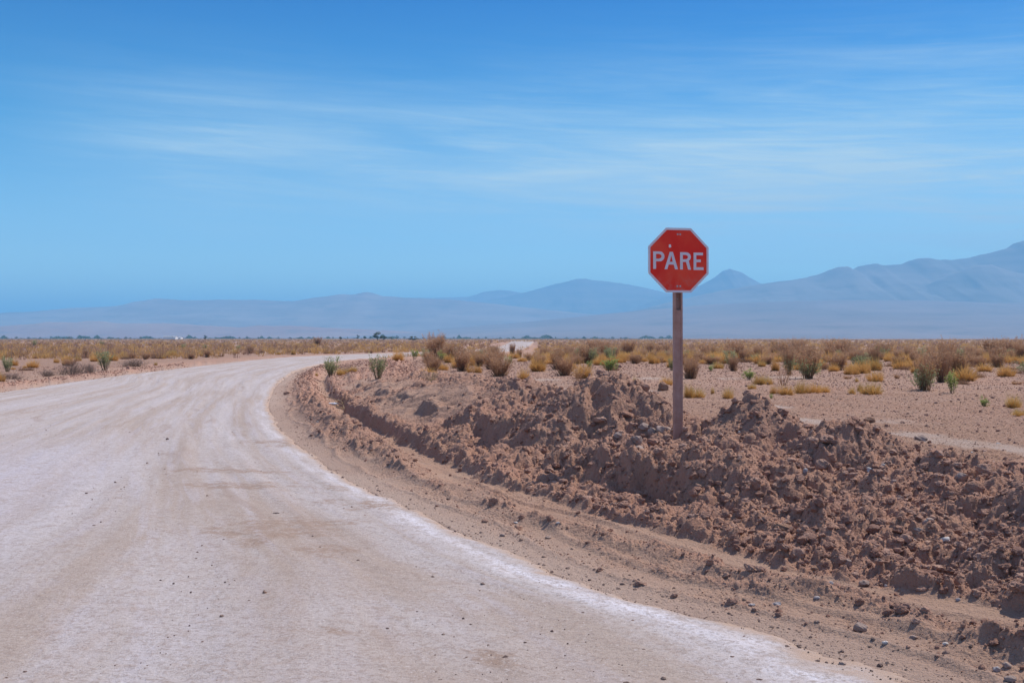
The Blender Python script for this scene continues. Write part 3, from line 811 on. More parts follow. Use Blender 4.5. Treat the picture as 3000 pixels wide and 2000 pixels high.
def leaf_mesh(seed, mat, C, S, n, size, lo=.12, jit=.03):
    rs = np.random.RandomState(seed)
    pts = np.concatenate([C[:, 1:].reshape(-1, 3), S.reshape(-1, 3), (S[:, 0] + S[:, 1]) / 2, (S[:, 1] + S[:, 2]) / 2])
    pts = pts[pts[:, 2] > lo]; p = pts[rs.randint(0, len(pts), n)] + rs.normal(size=(n, 3)) * jit
    a = rs.normal(size=(n, 3)); a[:, 2] = np.abs(a[:, 2]) + .5; a /= np.linalg.norm(a, axis=1)[:, None]
    b = np.cross(a, rs.normal(size=(n, 3))); b /= np.linalg.norm(b, axis=1)[:, None]
    s_ = (size * (.6 + .8 * rs.rand(n)))[:, None]
    V = np.stack([p, p + a * s_ * .5 + b * s_ * .22, p + a * s_, p + a * s_ * .5 - b * s_ * .22], 1).reshape(-1, 3)
    return mesh_np('leaves', V, np.arange(4 * n).reshape(-1, 4), M[mat], dict(tip=np.repeat(np.clip(p[:, 2], 0, 1), 4), rnd=np.repeat(rs.rand(n), 4)))

TUS = [tussock_mesh(600 + k) for k in range(6)]; GTU = [tussock_mesh(620 + k, True) for k in range(5)]
DRY = [twig_mesh('dry_shrub', 'dry', 640 + k, 90, 1.0, .30 + .05 * (k % 3), 8, .26, .011) for k in range(6)]
DRW = [twig_mesh('dry_shrub', 'dry', 660 + k, 80, 1.0, .60, 8, .28, .012) for k in range(3)]
SPA = [twig_mesh('dry_stalks', 'dry', 670 + k, 16, 1.0, .35, 3, .2, .012, True, .2, False) for k in range(3)]
STR = [twig_mesh('straw_stalks', 'straw', 680 + k, 30, 1.0, .5, 1, .15, .022, False, .3, False) for k in range(2)]
def mound_mesh(seed):
    rs = np.random.RandomState(seed); V, Q, t, r, _ = blades(rs, 380, .75, .72, .85, .035, 1.0, 3, .5, hmul=lambda u: 1 - .55 * u)
    V2, Q2, t2, r2, _ = blades(rs, 160, .85, .6, 1.3, .03, .8, 3, .5); V, Q, t, r = join([(V, Q, t, r), (V2, Q2, t2 * .6, r2)])
    return mesh_np('thatch_mound', V, Q, M['mound'], dict(tip=t, rnd=r))
MND = [mound_mesh(690 + k) for k in range(4)]
def brush_mesh(seed, n=150):
    """collapsed tangle of arching dead twigs, one unit tall and three wide"""
    rs = np.random.RandomState(seed); m = 8; k = np.linspace(0, 1, m)
    x0 = rs.uniform(-1.2, 1.2, n); y0 = rs.uniform(-.5, .5, n); a = rs.rand(n) * 6.283; L = .6 + 1.1 * rs.rand(n); hh = (.35 + .65 * rs.rand(n)) * np.exp(-(x0 / 1.3) ** 2)
    C = np.stack([x0[:, None] + np.cos(a)[:, None] * L[:, None] * k, y0[:, None] + .6 * np.sin(a)[:, None] * L[:, None] * k, hh[:, None] * np.sin(k * 2.6)[None]], 2)
    C += np.cumsum(rs.normal(size=C.shape) * .02, 1); C[..., 2] = np.maximum(C[..., 2], 0)
    s = []
    for j in range(5):
        i = rs.randint(1, m - 1, n); p = C[np.arange(n), i]; d = rs.normal(size=(n, 3)); d[:, 2] = np.abs(d[:, 2]) * .7; d *= .16
        s.append(np.stack([p, p + d * .5, p + d + rs.normal(size=(n, 3)) * .03], 1))
    S = np.concatenate(s); V, Q = strips(C, .022); V2, Q2 = strips(S, .014)
    V, Q, t, r = join([(V, Q, np.clip(V[:, 2], 0, 1), np.repeat(rs.rand(2 * n), m * 2)), (V2, Q2, np.clip(V2[:, 2] + .2, 0, 1), np.repeat(rs.rand(2 * len(S)), 6))])
    return mesh_np('dead_brush', V, Q, M['dead'], dict(tip=t, rnd=r))
BRU = [brush_mesh(700 + k) for k in range(3)]
GRS = []
def green_pair(seed, bright, spread, nst, nleaf, lsz, plume=False):
    rs = np.random.RandomState(seed); C, S = twig_lines(rs, nst, 1.0, spread, 6, .22, .3)
    V, Q = strips(C, .014); V2, Q2 = strips(S, .009)
    V, Q, t, r = join([(V, Q, np.clip(V[:, 2], 0, 1), np.repeat(rs.rand(2 * nst), 12)), (V2, Q2, np.clip(V2[:, 2], 0, 1), np.repeat(rs.rand(2 * len(S)), 6))])
    out = (mesh_np('stems', V, Q, M['dry' if plume else 'stem'], dict(tip=t, rnd=r)), leaf_mesh(seed + 1, 'leafb' if bright else 'leaf', C * (1, 1, .62 if plume else 1), S * (1, 1, .62 if plume else 1), nleaf, lsz))
    return out + (leaf_mesh(seed + 2, 'dry', C, S, 1100, .035, .5, .035),) if plume else out
GRE = [green_pair(720 + 2 * k, False, .36, 26, 950, .055) for k in range(4)]       # grey green, dense
GRB = [green_pair(740 + 2 * k, True, .30, 16, 700, .07) for k in range(4)]          # fresh green, looser
GRT = [green_pair(760 + 3 * k, False, .34, 46, 800, .05, True) for k in range(3)]         # tall, brown stalks with leaves below

KIND = {'tus': ('grass_tussock', TUS, 'tussock', 'golden grass tussocks on the plain'), 'gtu': ('grass_tussock', GTU, 'tussock', 'green and golden grass tussocks on the plain'),
        'dry': ('dry_shrub', DRY, 'shrub', 'dry brown shrubs on the plain'), 'drw': ('dry_shrub', DRW, 'shrub', 'dry brown shrubs on the plain'),
        'spa': ('dry_stalks', SPA, 'dry stalks', 'sparse dry stalks'), 'str': ('straw_stalks', STR, 'dry stalks', 'sparse dry stalks'),
        'mnd': ('thatch_mound', MND, 'dead tussock', 'dark dead tussocks on the plain'), 'bru': ('dead_brush', BRU, 'brushwood', 'dead brush beside the road'),
        'gre': ('green_shrub', GRE, 'shrub', 'green shrubs on the plain'), 'grb': ('green_shrub', GRB, 'shrub', 'green shrubs on the plain'), 'grt': ('tall_shrub', GRT, 'shrub', 'green shrubs on the plain')}
UNITW = {'tus': 1.5, 'gtu': 1.35, 'dry': .80, 'drw': 1.15, 'spa': .8, 'str': 1.0, 'mnd': 2.1, 'bru': 3.0, 'gre': .65, 'grb': .65, 'grt': .6}
cnt = {}
for _l in (TUS, GTU, DRY, DRW, SPA, STR, MND, BRU, GRE, GRB, GRT):
    for _m in _l:
        _m = _m[0] if isinstance(_m, tuple) else _m
        _v = np.empty(len(_m.vertices) * 3); _m.vertices.foreach_get('co', _v); _v = _v.reshape(-1, 3)
        _m['uh'] = float(np.percentile(_v[:, 2], 99.3)); _m['uw'] = float(2 * np.percentile(np.abs(_v[:, 0]), 95))
def plant(kind, x, y, h, wd, label, rz=None, zoff=0):
    name, lib, cat, grp = KIND[kind]; k = cnt.get(kind, 0); cnt[kind] = k + 1
    z = height(np.array([x]), np.array([y]), False)[0][0] - .02 + zoff
    src = lib[k % len(lib)]; rz = (k * 2.399) % 6.283 if rz is None else rz
    sw = wd / UNITW[kind]; sc3 = (sw, sw, h)
    if isinstance(src, tuple):
        uw, uh = src[0]['uw'], src[0]['uh']; sc3 = (wd / uw, wd / uw, h / uh)
        o = empty(name, (x, y, z), rz); o.scale = sc3
        link('stems', src[0], o); link('leaves', src[1], o)
        if len(src) > 2: link('plumes', src[2], o)
    else:
        sc3 = (wd / src['uw'], wd / src['uw'], h / src['uh'])
        o = link(name, src); o.location = (x, y, z); o.rotation_euler = (0, 0, rz); o.scale = sc3
    return tag(o, label, cat, grp)

HAND = [
 ('gre',969,1101,60,40,'dark green bush on the ridge at the inner side of the road bend'),
 ('gre',1108,1108,74,42,'yellow green bush standing on the graded slope and casting a long shadow'),
 ('gtu',1004,1097,26,40,'yellow green grass right beside the dark green bush at the bend'),
 ('gtu',1032,1086,18,22,'small tuft of green grass right of the yellow green grass at the bend'),
 ('gtu',928,1099,13,12,'tiny green tuft on the ridge left of the dark green bush'),
 ('tus',1166,1056,36,36,'golden tussock right behind the yellow green bush on the slope'),
 ('grb',1215,1050,30,20,'small green bush between the golden tussock and the tallest dry shrub'),
 ('dry',1276,1053,80,52,'tallest dry shrub left of the post, its crown above the horizon'),
 ('grb',1295,1056,32,18,'green sprig at the right foot of the tallest dry shrub'),
 ('drw',1328,1053,54,55,'reddish dry shrub just right of the tallest dry shrub'),
 ('mnd',1280,1074,22,45,'dark dead tussock in front of the tallest dry shrub'),
 ('tus',1384,1070,42,34,'golden tussock with dark foot left of the green and brown shrub'),
 ('dry',1405,1072,36,26,'short reddish shrub against the golden tussock with dark foot'),
 ('dry',1452,1072,58,56,'fanned brown shrub with a green side, left of the far road'),
 ('grb',1432,1068,34,20,'green sprig on the left side of the fanned brown shrub'),
 ('grb',1489,1068,28,20,'small green shrub in front of the far road stretch'),
 ('spa',1348,1074,34,22,'thin dry stalks in front of the reddish dry shrub'),
 ('mnd',1338,1072,16,26,'low dead tussock under the reddish dry shrub'),
 ('str',1262,1118,40,44,'pale straw coloured stalks on the crest left of the first mound'),
 ('dry',1501,1036,34,18,'narrow reddish shrub in front of the far road'),
 ('tus',1578,1068,40,36,'golden tussock with brown plumes right of the far road'),
 ('tus',1646,1067,32,46,'broad drooping golden tussock left of the dark green stem bush'),
 ('gre',1692,1054,38,18,'slim dark green bush between golden tussock and brown thicket'),
 ('dry',1722,1062,58,60,'dense reddish brown thicket behind the first mound'),
 ('grb',1727,1078,26,15,'small bright green sprig before the reddish brown thicket'),
 ('tus',1756,1068,28,40,'golden tussock right of the reddish brown thicket'),
 ('grb',1787,1087,48,38,'bright green bush right behind the peak of the first mound'),
 ('dry',1768,1046,54,38,'dry brown shrub behind the bright green bush'),
 ('dry',1740,1026,36,34,'dry shrub high in the row behind the reddish brown thicket'),
 ('dry',1840,1040,50,40,'dark foot dry shrub right of the bright green bush'),
 ('grb',1812,1040,24,15,'small green sprig between bright green bush and dark foot shrub'),
 ('dry',1905,1033,36,26,'upright dry shrub midway between first mound and post'),
 ('drw',1940,1040,42,44,'spreading dry shrub just left of the post'),
 ('drw',1930,1060,22,28,'low reddish shrub below the spreading dry shrub left of the post'),
 ('tus',1796,1026,18,22,'small golden tussock beside the dark foot dry shrub'),
 ('spa',1692,1120,58,56,'sparse thin stalks on the crest left of the first mound'),
 ('gtu',1672,1086,18,24,'green grass tuft behind the sparse thin stalks'),
 ('gre',1967,1084,42,22,'grey green bush partly hidden behind the post'),
 ('gtu',1862,1123,26,20,'small green and golden tussock behind the crest left of the post'),
 ('tus',1953,1126,28,38,'round golden tussock touching the left edge of the post'),
 ('tus',2024,1052,34,30,'golden drooping tussock first to the right of the post'),
 ('gtu',2018,1164,48,30,'tall green and golden tussock right beside the post'),
 ('gtu',2042,1163,34,36,'low golden half of the tussock pair right of the post'),
 ('gtu',2089,1153,26,14,'slim tussock between the pair at the post and the round one'),
 ('gtu',2136,1165,40,36,'round green golden tussock left of the second mound'),
 ('dry',2157,1050,58,44,'dark footed brown shrub above the round green golden tussock'),
 ('dry',2140,1040,40,26,'brown shrub leaning on the dark footed brown shrub'),
 ('tus',2102,1052,32,38,'golden tussock left of the dark footed brown shrub'),
 ('gtu',2104,1078,26,34,'green golden tussock in the open behind the post'),
 ('grb',2084,1086,22,14,'green sprig left of the green golden tussock in the open'),
 ('grb',2086,1060,24,14,'green sprig before the golden tussock behind the post'),
 ('dry',2066,1040,36,28,'short brown shrub in the row right of the post'),
 ('grb',2194,1110,34,30,'bright green bush on bare ground left above the second mound'),
 ('gtu',2226,1126,38,40,'large tussock touching the bright green bush'),
 ('gtu',2248,1124,28,28,'right half of the large tussock by the bright green bush'),
 ('gtu',2207,1138,22,30,'low tussock in front of the bright green bush'),
 ('tus',2268,1153,36,38,'first tussock of the row of five behind the second mound'),
 ('tus',2305,1155,32,42,'second tussock of the row of five behind the second mound'),
 ('gtu',2353,1151,44,46,'largest tussock in the middle of the row of five'),
 ('tus',2387,1151,38,44,'fourth tussock of the row of five'),
 ('tus',2416,1149,27,32,'rightmost and smallest tussock of the row of five'),
 ('grb',2260,1166,18,10,'small green blades in front of the first tussock of the row'),
 ('spa',2292,1128,66,50,'thin reddish stalks rising behind the row of five tussocks'),
 ('grt',2312,1097,96,34,'tall leafy green shrub behind the row of five tussocks'),
 ('grt',2367,1107,96,62,'tall spreading shrub with dark foot behind the largest tussock'),
 ('tus',2268,1085,46,28,'dense brown tussock left of the tall leafy green shrub'),
 ('tus',2228,1064,38,46,'high golden tussock above the bright green bush'),
 ('gtu',2232,1072,24,26,'small green golden tussock under the high golden one'),
 ('dry',2290,1046,54,46,'brown shrub above the dense brown tussock'),
 ('dry',2340,1042,56,40,'brown shrub between the two tall leafy shrubs'),
 ('drw',2426,1050,28,28,'low dark reddish shrub right of the tall spreading shrub'),
 ('dry',2446,1043,56,56,'dense dark brown shrub right of the low reddish one'),
 ('dry',2472,1040,48,34,'brown shrub leaning right of the dense dark brown shrub'),
 ('mnd',2419,1080,24,40,'dark dead tussock alone right of the tall spreading shrub'),
 ('mnd',2468,1078,13,40,'flat dead tussock right of the lone dark one'),
 ('drw',2514,1050,26,36,'low reddish shrub in the middle of the right plain'),
 ('gtu',2566,1084,46,36,'dark tussock with a green top in the middle of the right plain'),
 ('grb',2574,1050,36,18,'green sprig growing through the dark tussock'),
 ('tus',2572,1116,40,72,'broad golden tussock under the dark tussock with green top'),
 ('gtu',2556,1153,42,56,'wide tussock with green middle, front of the right plain'),
 ('gtu',2522,1145,32,18,'slim tussock touching the wide front tussock'),
 ('gtu',2499,1153,28,22,'small tussock left of the slim one'),
 ('gtu',2510,1117,17,11,'tiny green tussock above the slim one'),
 ('grt',2712,1142,120,58,'large shrub with green foot and feathery brown plumes'),
 ('gre',2700,1140,52,44,'leafy green bush at the foot of the plumed shrub'),
 ('drw',2760,1118,110,52,'tall brown shrub right behind the plumed shrub'),
 ('dry',2775,1080,92,46,'feathery brown shrub whose top passes the horizon'),
 ('grb',2790,1150,66,32,'bright green bush right of the plumed shrub'),
 ('grb',2884,1190,34,20,'small bright green plant alone on bare soil at the right'),
 ('spa',2886,1170,22,10,'thin green stalk above the small bright green plant'),
 ('tus',2660,1062,32,46,'golden tussock left above the plumed shrub'),
 ('tus',2626,1064,22,26,'small golden tussock left of the tussock above the plumed shrub'),
 ('tus',2681,1091,28,26,'golden tussock touching the left of the plumed shrub'),
 ('mnd',2655,1082,18,44,'dark dead tussock under the golden tussock'),
 ('mnd',2612,1072,14,42,'flat dark dead tussock in the row before the golden tussocks'),
 ('dry',2586,1050,52,44,'brown feathery shrub right of the dark tussock with green top'),
 ('tus',2616,1034,24,28,'golden tussock behind the brown feathery shrub'),
 ('gre',2697,1062,50,24,'grey green bush behind the large plumed shrub'),
 ('tus',2828,1097,36,36,'golden tussock right of the tall brown shrub'),
 ('dry',2839,1046,36,30,'dark brown round shrub above the golden tussock'),
 ('tus',2894,1063,34,42,'golden tussock high on the right plain'),
 ('tus',2884,1087,30,46,'wide tussock below the high golden one on the right plain'),
 ('tus',2940,1101,42,50,'drooping tussock with a green sprig near the right edge'),
 ('grb',2932,1070,36,14,'green sprig rising from the drooping tussock'),
 ('mnd',2822,1124,20,38,'dark dead tussock right of the bright green bush'),
 ('mnd',2975,1092,16,40,'dark dead tussock near the right edge of the picture'),
 ('tus',2965,1060,26,40,'reddish golden tussock near the right edge'),
 ('tus',2838,1058,14,30,'flat golden tussock under the dark brown round shrub'),
 ('dry',2905,1040,52,46,'brown shrub upright above the right golden tussocks'),
 ('dry',2962,1046,62,62,'large brown shrub cluster at the right edge'),
 ('dry',2990,1052,58,40,'brown shrub cut by the right edge of the picture'),
 ('gtu',2970,1193,44,44,'large orange green tussock at the right edge'),
 ('gtu',2990,1217,30,42,'small tussock in front of the large orange green one'),
 ('drw',2978,1124,12,34,'flat dark dead twigs near the right edge'),
 ('drw',2628,1107,16,22,'small dark twiggy stump on the bare right plain'),
 ('drw',2483,1108,12,26,'flattened dead twigs on the bare right plain'),
 ('gre',308,1082,56,40,'green bush at the left roadside with dead brush around it'),
 ('bru',208,1096,42,98,'grey arched dead brush left of the roadside green bush'),
 ('bru',262,1090,30,60,'low dead brush between grey brush and green bush'),
 ('bru',140,1100,22,80,'thin dead brush spreading at the left roadside'),
 ('bru',388,1072,26,96,'brown domed tangle of dead twigs right of the green bush'),
 ('bru',30,1108,20,90,'pale dead twigs at the left edge of the picture'),
 ('gtu',457,1068,12,14,'tiny green tuft right of the brown domed tangle'),
 ('tus',98,1075,26,34,'round golden tussock alone near the left edge'),
 ('tus',163,1061,20,28,'golden tussock left of the group behind the dead brush'),
 ('tus',196,1055,18,34,'wide golden tussock behind the grey dead brush'),
 ('gtu',229,1055,18,22,'green golden tussock behind the low dead brush'),
 ('tus',273,1057,24,30,'tall golden tussock just left of the green bush'),
 ('tus',331,1055,24,32,'orange drooping tussock just right of the green bush'),
 ('tus',38,1080,10,18,'small low tussock at the left edge'),
 ('tus',72,1076,10,12,'smallest low tussock left of the round golden one'),
 ('mnd',39,1040,18,22,'dark dead tussock at the left edge'),
 ('drw',104,1048,9,14,'tiny dark twigs near the left edge'),
 ('tus',346,1032,20,24,'dark footed tussock behind the brown domed tangle'),
 ('tus',460,1034,18,26,'golden tussock at the edge of the left scrub'),
 ('drw',484,1036,14,18,'small reddish shrub beside the golden tussock of the left scrub'),
 ('mnd',560,1037,13,30,'dark clump at the front edge of the left scrub'),
 ('drw',600,1034,16,24,'low dark shrub before the left scrub'),
 ('dry',733,1033,24,18,'single reddish shrub before the scrub above the road bend'),
 ('mnd',768,1032,9,16,'dark dead clump right of the single reddish shrub'),
 ('mnd',793,1034,7,12,'small dark clump at the roadside bank above the bend'),
 ('mnd',848,1030,10,12,'lone dark clump above the far road edge'),
 ('mnd',905,1030,10,26,'wide dark clump at the foot of the scrub above the bend'),
 ('drw',1088,1033,12,10,'tiny reddish shrub at the far end of the visible bend'),
 ('dry',930,1010,26,24,'dark reddish shrub standing above the scrub row left of the big tree'),
 ('gre',300,1012,16,14,'light green shrub in the left scrub row'),
 ('gre',537,1022,18,12,'green shrub in the scrub above the brown domed tangle'),
 ('gre',600,1022,16,12,'second green shrub of the left scrub, right of the first'),
 ('gre',100,1012,18,14,'green shrub in the scrub at the left edge'),
 ('gre',698,1024,16,12,'green shrub in the scrub above the left road edge'),
]
used_pts = []
for (k, px, py, hp, wp, lab) in HAND:
    x, y = at(px, py + 2)
    if px > 1150 and k not in ('str',) and (px, py) != (1692, 1120):
        y = 1.3 * F / (py + 2 - 990)
        for _ in range(4): x = (px - 1500) / F * y; y = (CH - height(np.array([x]), np.array([y]), False)[0][0]) * F / (py + 2 - 990)
        x = (px - 1500) / F * y
    plant(k, x, y, hp / F * y, wp / F * y, lab); used_pts.append((x, y, wp / F * y))

# the many further plants one can still tell apart: placed where the scrub thickens
LANDM = [(-9e9, 'at the left edge'), (200, 'behind the grey dead brush'), (420, 'behind the brown domed tangle'), (640, 'above the left road edge'), (860, 'above the far end of the bend'),
         (1060, 'below the big tree'), (1240, 'around the tallest dry shrub'), (1460, 'beside the far road'), (1640, 'behind the first mound'), (1900, 'around the sign post'),
         (2120, 'behind the second mound'), (2340, 'above the row of five tussocks'), (2560, 'in the middle of the right plain'), (2740, 'behind the plumed shrub'), (2880, 'at the right edge')]
def scrub():
    q = np.random.RandomState(77); items = []
    lim = {'tus': 240, 'dry': 215, 'gre': 20, 'mnd': 55, 'gtu': 55, 'drw': 60}; got = {k: 0 for k in lim}
    R0, R1 = 33, 150; tries = 0; ptx = [u[:2] for u in used_pts]
    cands = []
    for _ in range(14000):
        r = math.sqrt(q.rand() * (R1 ** 2 - R0 ** 2) + R0 ** 2); a = (q.rand() * 2 - 1) * math.radians(28); cands.append((r, a))
    cands.sort()
    for r, a in cands:
        x, y = r * math.sin(a), r * math.cos(a); s, _, so, _ = (v[0] for v in st(np.array([x]), np.array([y])))
        if y < 130:
            if s < 1 and so < 2.2: continue
        elif -6 < x < 7 and y > 185: continue
        px = 1500 + F * x / y
        if s > 0:
            d = max(sm(y, 34, 62), .22 * sm(y, 26, 34)) * (.95 if x > 0 else .8)
            if px < 1240: d *= sm(y, 75, 95)
            if s < 6.5: d *= .25
        else:
            d = sm(y, 80, 100) if y > 70 else .03
            if y < 112 and so < 8 and px > 600: d *= .25
        if 1455 < px < 1575 and y > 45: d *= .10
        cl = float(fbm(np.array([x * .14]), np.array([y * .14]), 801, 2)[0]); d *= .14 + 2.0 * max(cl - .36, 0)
        if q.rand() > d: continue
        if any((x - u[0]) ** 2 + (y - u[1]) ** 2 < .38 for u in ptx): continue
        c2 = float(vnoise(np.array([x * .2]), np.array([y * .2]), 811)[0]); u = q.rand()
        k = 'dry' if u < .12 + .36 * c2 else 'tus' if u < .80 else 'drw' if u < .87 else 'mnd' if u < .93 else 'gtu' if u < .965 else 'gre'
        if got[k] >= lim[k]: continue
        got[k] += 1; ptx.append((x, y))
        h = {'dry': .45 + .55 * q.rand() ** 1.6, 'drw': .35 + .4 * q.rand(), 'tus': .30 + .32 * q.rand(), 'gtu': .3 + .3 * q.rand(), 'mnd': .15 + .18 * q.rand(), 'gre': .45 + .4 * q.rand()}[k]
        wd = {'dry': .35 + .40 * q.rand(), 'drw': .4 + .4 * q.rand(), 'tus': .35 + .45 * q.rand(), 'gtu': .4 + .3 * q.rand(), 'mnd': .5 + .5 * q.rand(), 'gre': .35 + .3 * q.rand()}[k]
        items.append((k, x, y, h, wd, px))
    # labels: look + landmark + row, then its order from the left among those that look and stand alike
    look = {'dry': ('tall brown dry shrub', 'brown dry shrub'), 'drw': ('spreading reddish shrub', 'low reddish shrub'), 'tus': ('large golden tussock', 'small golden tussock'),
            'gtu': ('green tinted tussock', 'small green tinted tussock'), 'mnd': ('dark dead tussock', 'flat dead tussock'), 'gre': ('green shrub', 'small green shrub')}
    mid = {'dry': .85, 'drw': .55, 'tus': .45, 'gtu': .45, 'mnd': .24, 'gre': .65}
    cells = {}
    for it in items:
        k, x, y, h, wd, px = it
        lm = [t for p, t in LANDM if px >= p][-1]
        row = 'front row' if y < 55 else 'second row' if y < 75 else 'third row' if y < 95 else 'fourth row' if y < 120 else 'farthest row'
        cells.setdefault((look[k][0 if h > mid[k] else 1], lm, row), []).append(it)
    ords = ['first', 'second', 'third', 'fourth', 'fifth', 'sixth', 'seventh', 'eighth', 'ninth', 'tenth', 'eleventh', 'twelfth', 'thirteenth', 'fourteenth', 'fifteenth', 'sixteenth', 'seventeenth', 'eighteenth', 'nineteenth', 'twentieth'] + ['twenty-' + t_ for t_ in ('first', 'second', 'third', 'fourth', 'fifth', 'sixth', 'seventh', 'eighth', 'ninth')]
    for (lk, lm, row), L in cells.items():
        L.sort(key=lambda i: i[5])
        for n, (k, x, y, h, wd, px) in enumerate(L):
            lab = f'{lk} {lm}, {row}' if len(L) == 1 else f'{ords[min(n, 28)]} {lk} {lm}, {row}'
            plant(k, x, y, h, wd, lab)
    return ptx
PTS = scrub()

# the scrub beyond, that reads as one band
def far_scrub():
    q = np.random.RandomState(91); P = {'gold': [], 'dry': []}
    n = 17000
    r = 88 * (1700 / 88) ** (q.rand(n) ** .95); a = (q.rand(n) * 2 - 1) * math.radians(30)
    x = r * np.sin(a); y = r * np.cos(a)
    z, rub, trk, s, so, tone = height(x, y, False)
    ok = ~((y > 185) & (y < 460) & (x > -5) & (x < 5 + (y - 185) * .02)) & ~((y <= 128) & (s < 1) & (so < 2))
    px = 1500 + F * x / y
    ok &= ~((px > 1458) & (px < 1572) & (y < 190) & (q.rand(n) > .1))
    ok &= ~((y < 112) & (px > 600) & (so < 8) & (so > 0) & (q.rand(n) < .8))
    x, y, z, r = x[ok], y[ok], z[ok], r[ok]
    z = z + (fbm(x * .004, y * .004, 201, 3) - .55) * 2.0 * sm(r, 500, 2500)
    for mt in ('gold', 'dry'):
        sel = (q.rand(len(x)) < .64) if mt == 'gold' else None
        if mt == 'gold': first = sel
        sel = first if mt == 'gold' else ~first
        parts = []
        for i in np.where(sel)[0]:
            R = r[i]; g = max(1.0, R / 260)
            nb = 16 if R < 300 else 8
            h = (.40 + .35 * q.rand()) if mt == 'gold' else (.55 + .75 * q.rand() ** 2)
            V, Q, t, rr, _ = blades(q, nb, .35 * g if mt == 'gold' else .22 * g, h, .55 if mt == 'gold' else .4, max(.03, R * .00033) * (1.3 if mt == 'gold' else 1), .5, 2, .5)
            parts.append((V + np.array([x[i], y[i], z[i] - .03]), Q, t, rr * .15 + .85 * q.rand()))
        V, Q, t, rr = join(parts)
        o = link('distant_tussocks' if mt == 'gold' else 'distant_scrub', mesh_np('scrub', V, Q, M['gold_far' if mt == 'gold' else 'dry_far'], dict(tip=t, rnd=rr)))
        tag(o, 'golden grass spread over the far plain up to the horizon' if mt == 'gold' else 'brown scrub spread over the far plain up to the horizon', 'scrub', kind='stuff')
far_scrub()

# ------------------------------------------------------------------ stop sign
def poly_mesh(name, loops, z0, z1, mat):
    """closed 2-D outlines (holes included) made into a solid from z0 to z1"""
    cu = bpy.data.curves.new(name, 'CURVE'); cu.dimensions = '2D'; cu.fill_mode = 'BOTH'; cu.extrude = (z1 - z0) / 2
    for L in loops:
        sp = cu.splines.new('POLY'); sp.points.add(len(L) - 1)
        for p, (a, b) in zip(sp.points, L): p.co = (a, b, 0, 1)
        sp.use_cyclic_u = True
    o = bpy.data.objects.new(name, cu); COL.objects.link(o)
    bpy.context.view_layer.update()
    me = bpy.data.meshes.new_from_object(o.evaluated_get(bpy.context.evaluated_depsgraph_get()))
    bpy.data.objects.remove(o); bpy.data.curves.remove(cu); me.name = name
    for v in me.vertices: v.co.z += (z0 + z1) / 2
    me.materials.clear(); me.materials.append(mat); return me

def arc(cx, cy, rx, ry, a0, a1, n=14):
    return [(cx + rx * math.cos(math.radians(a0 + (a1 - a0) * i / n)), cy + ry * math.sin(math.radians(a0 + (a1 - a0) * i / n))) for i in range(n + 1)]

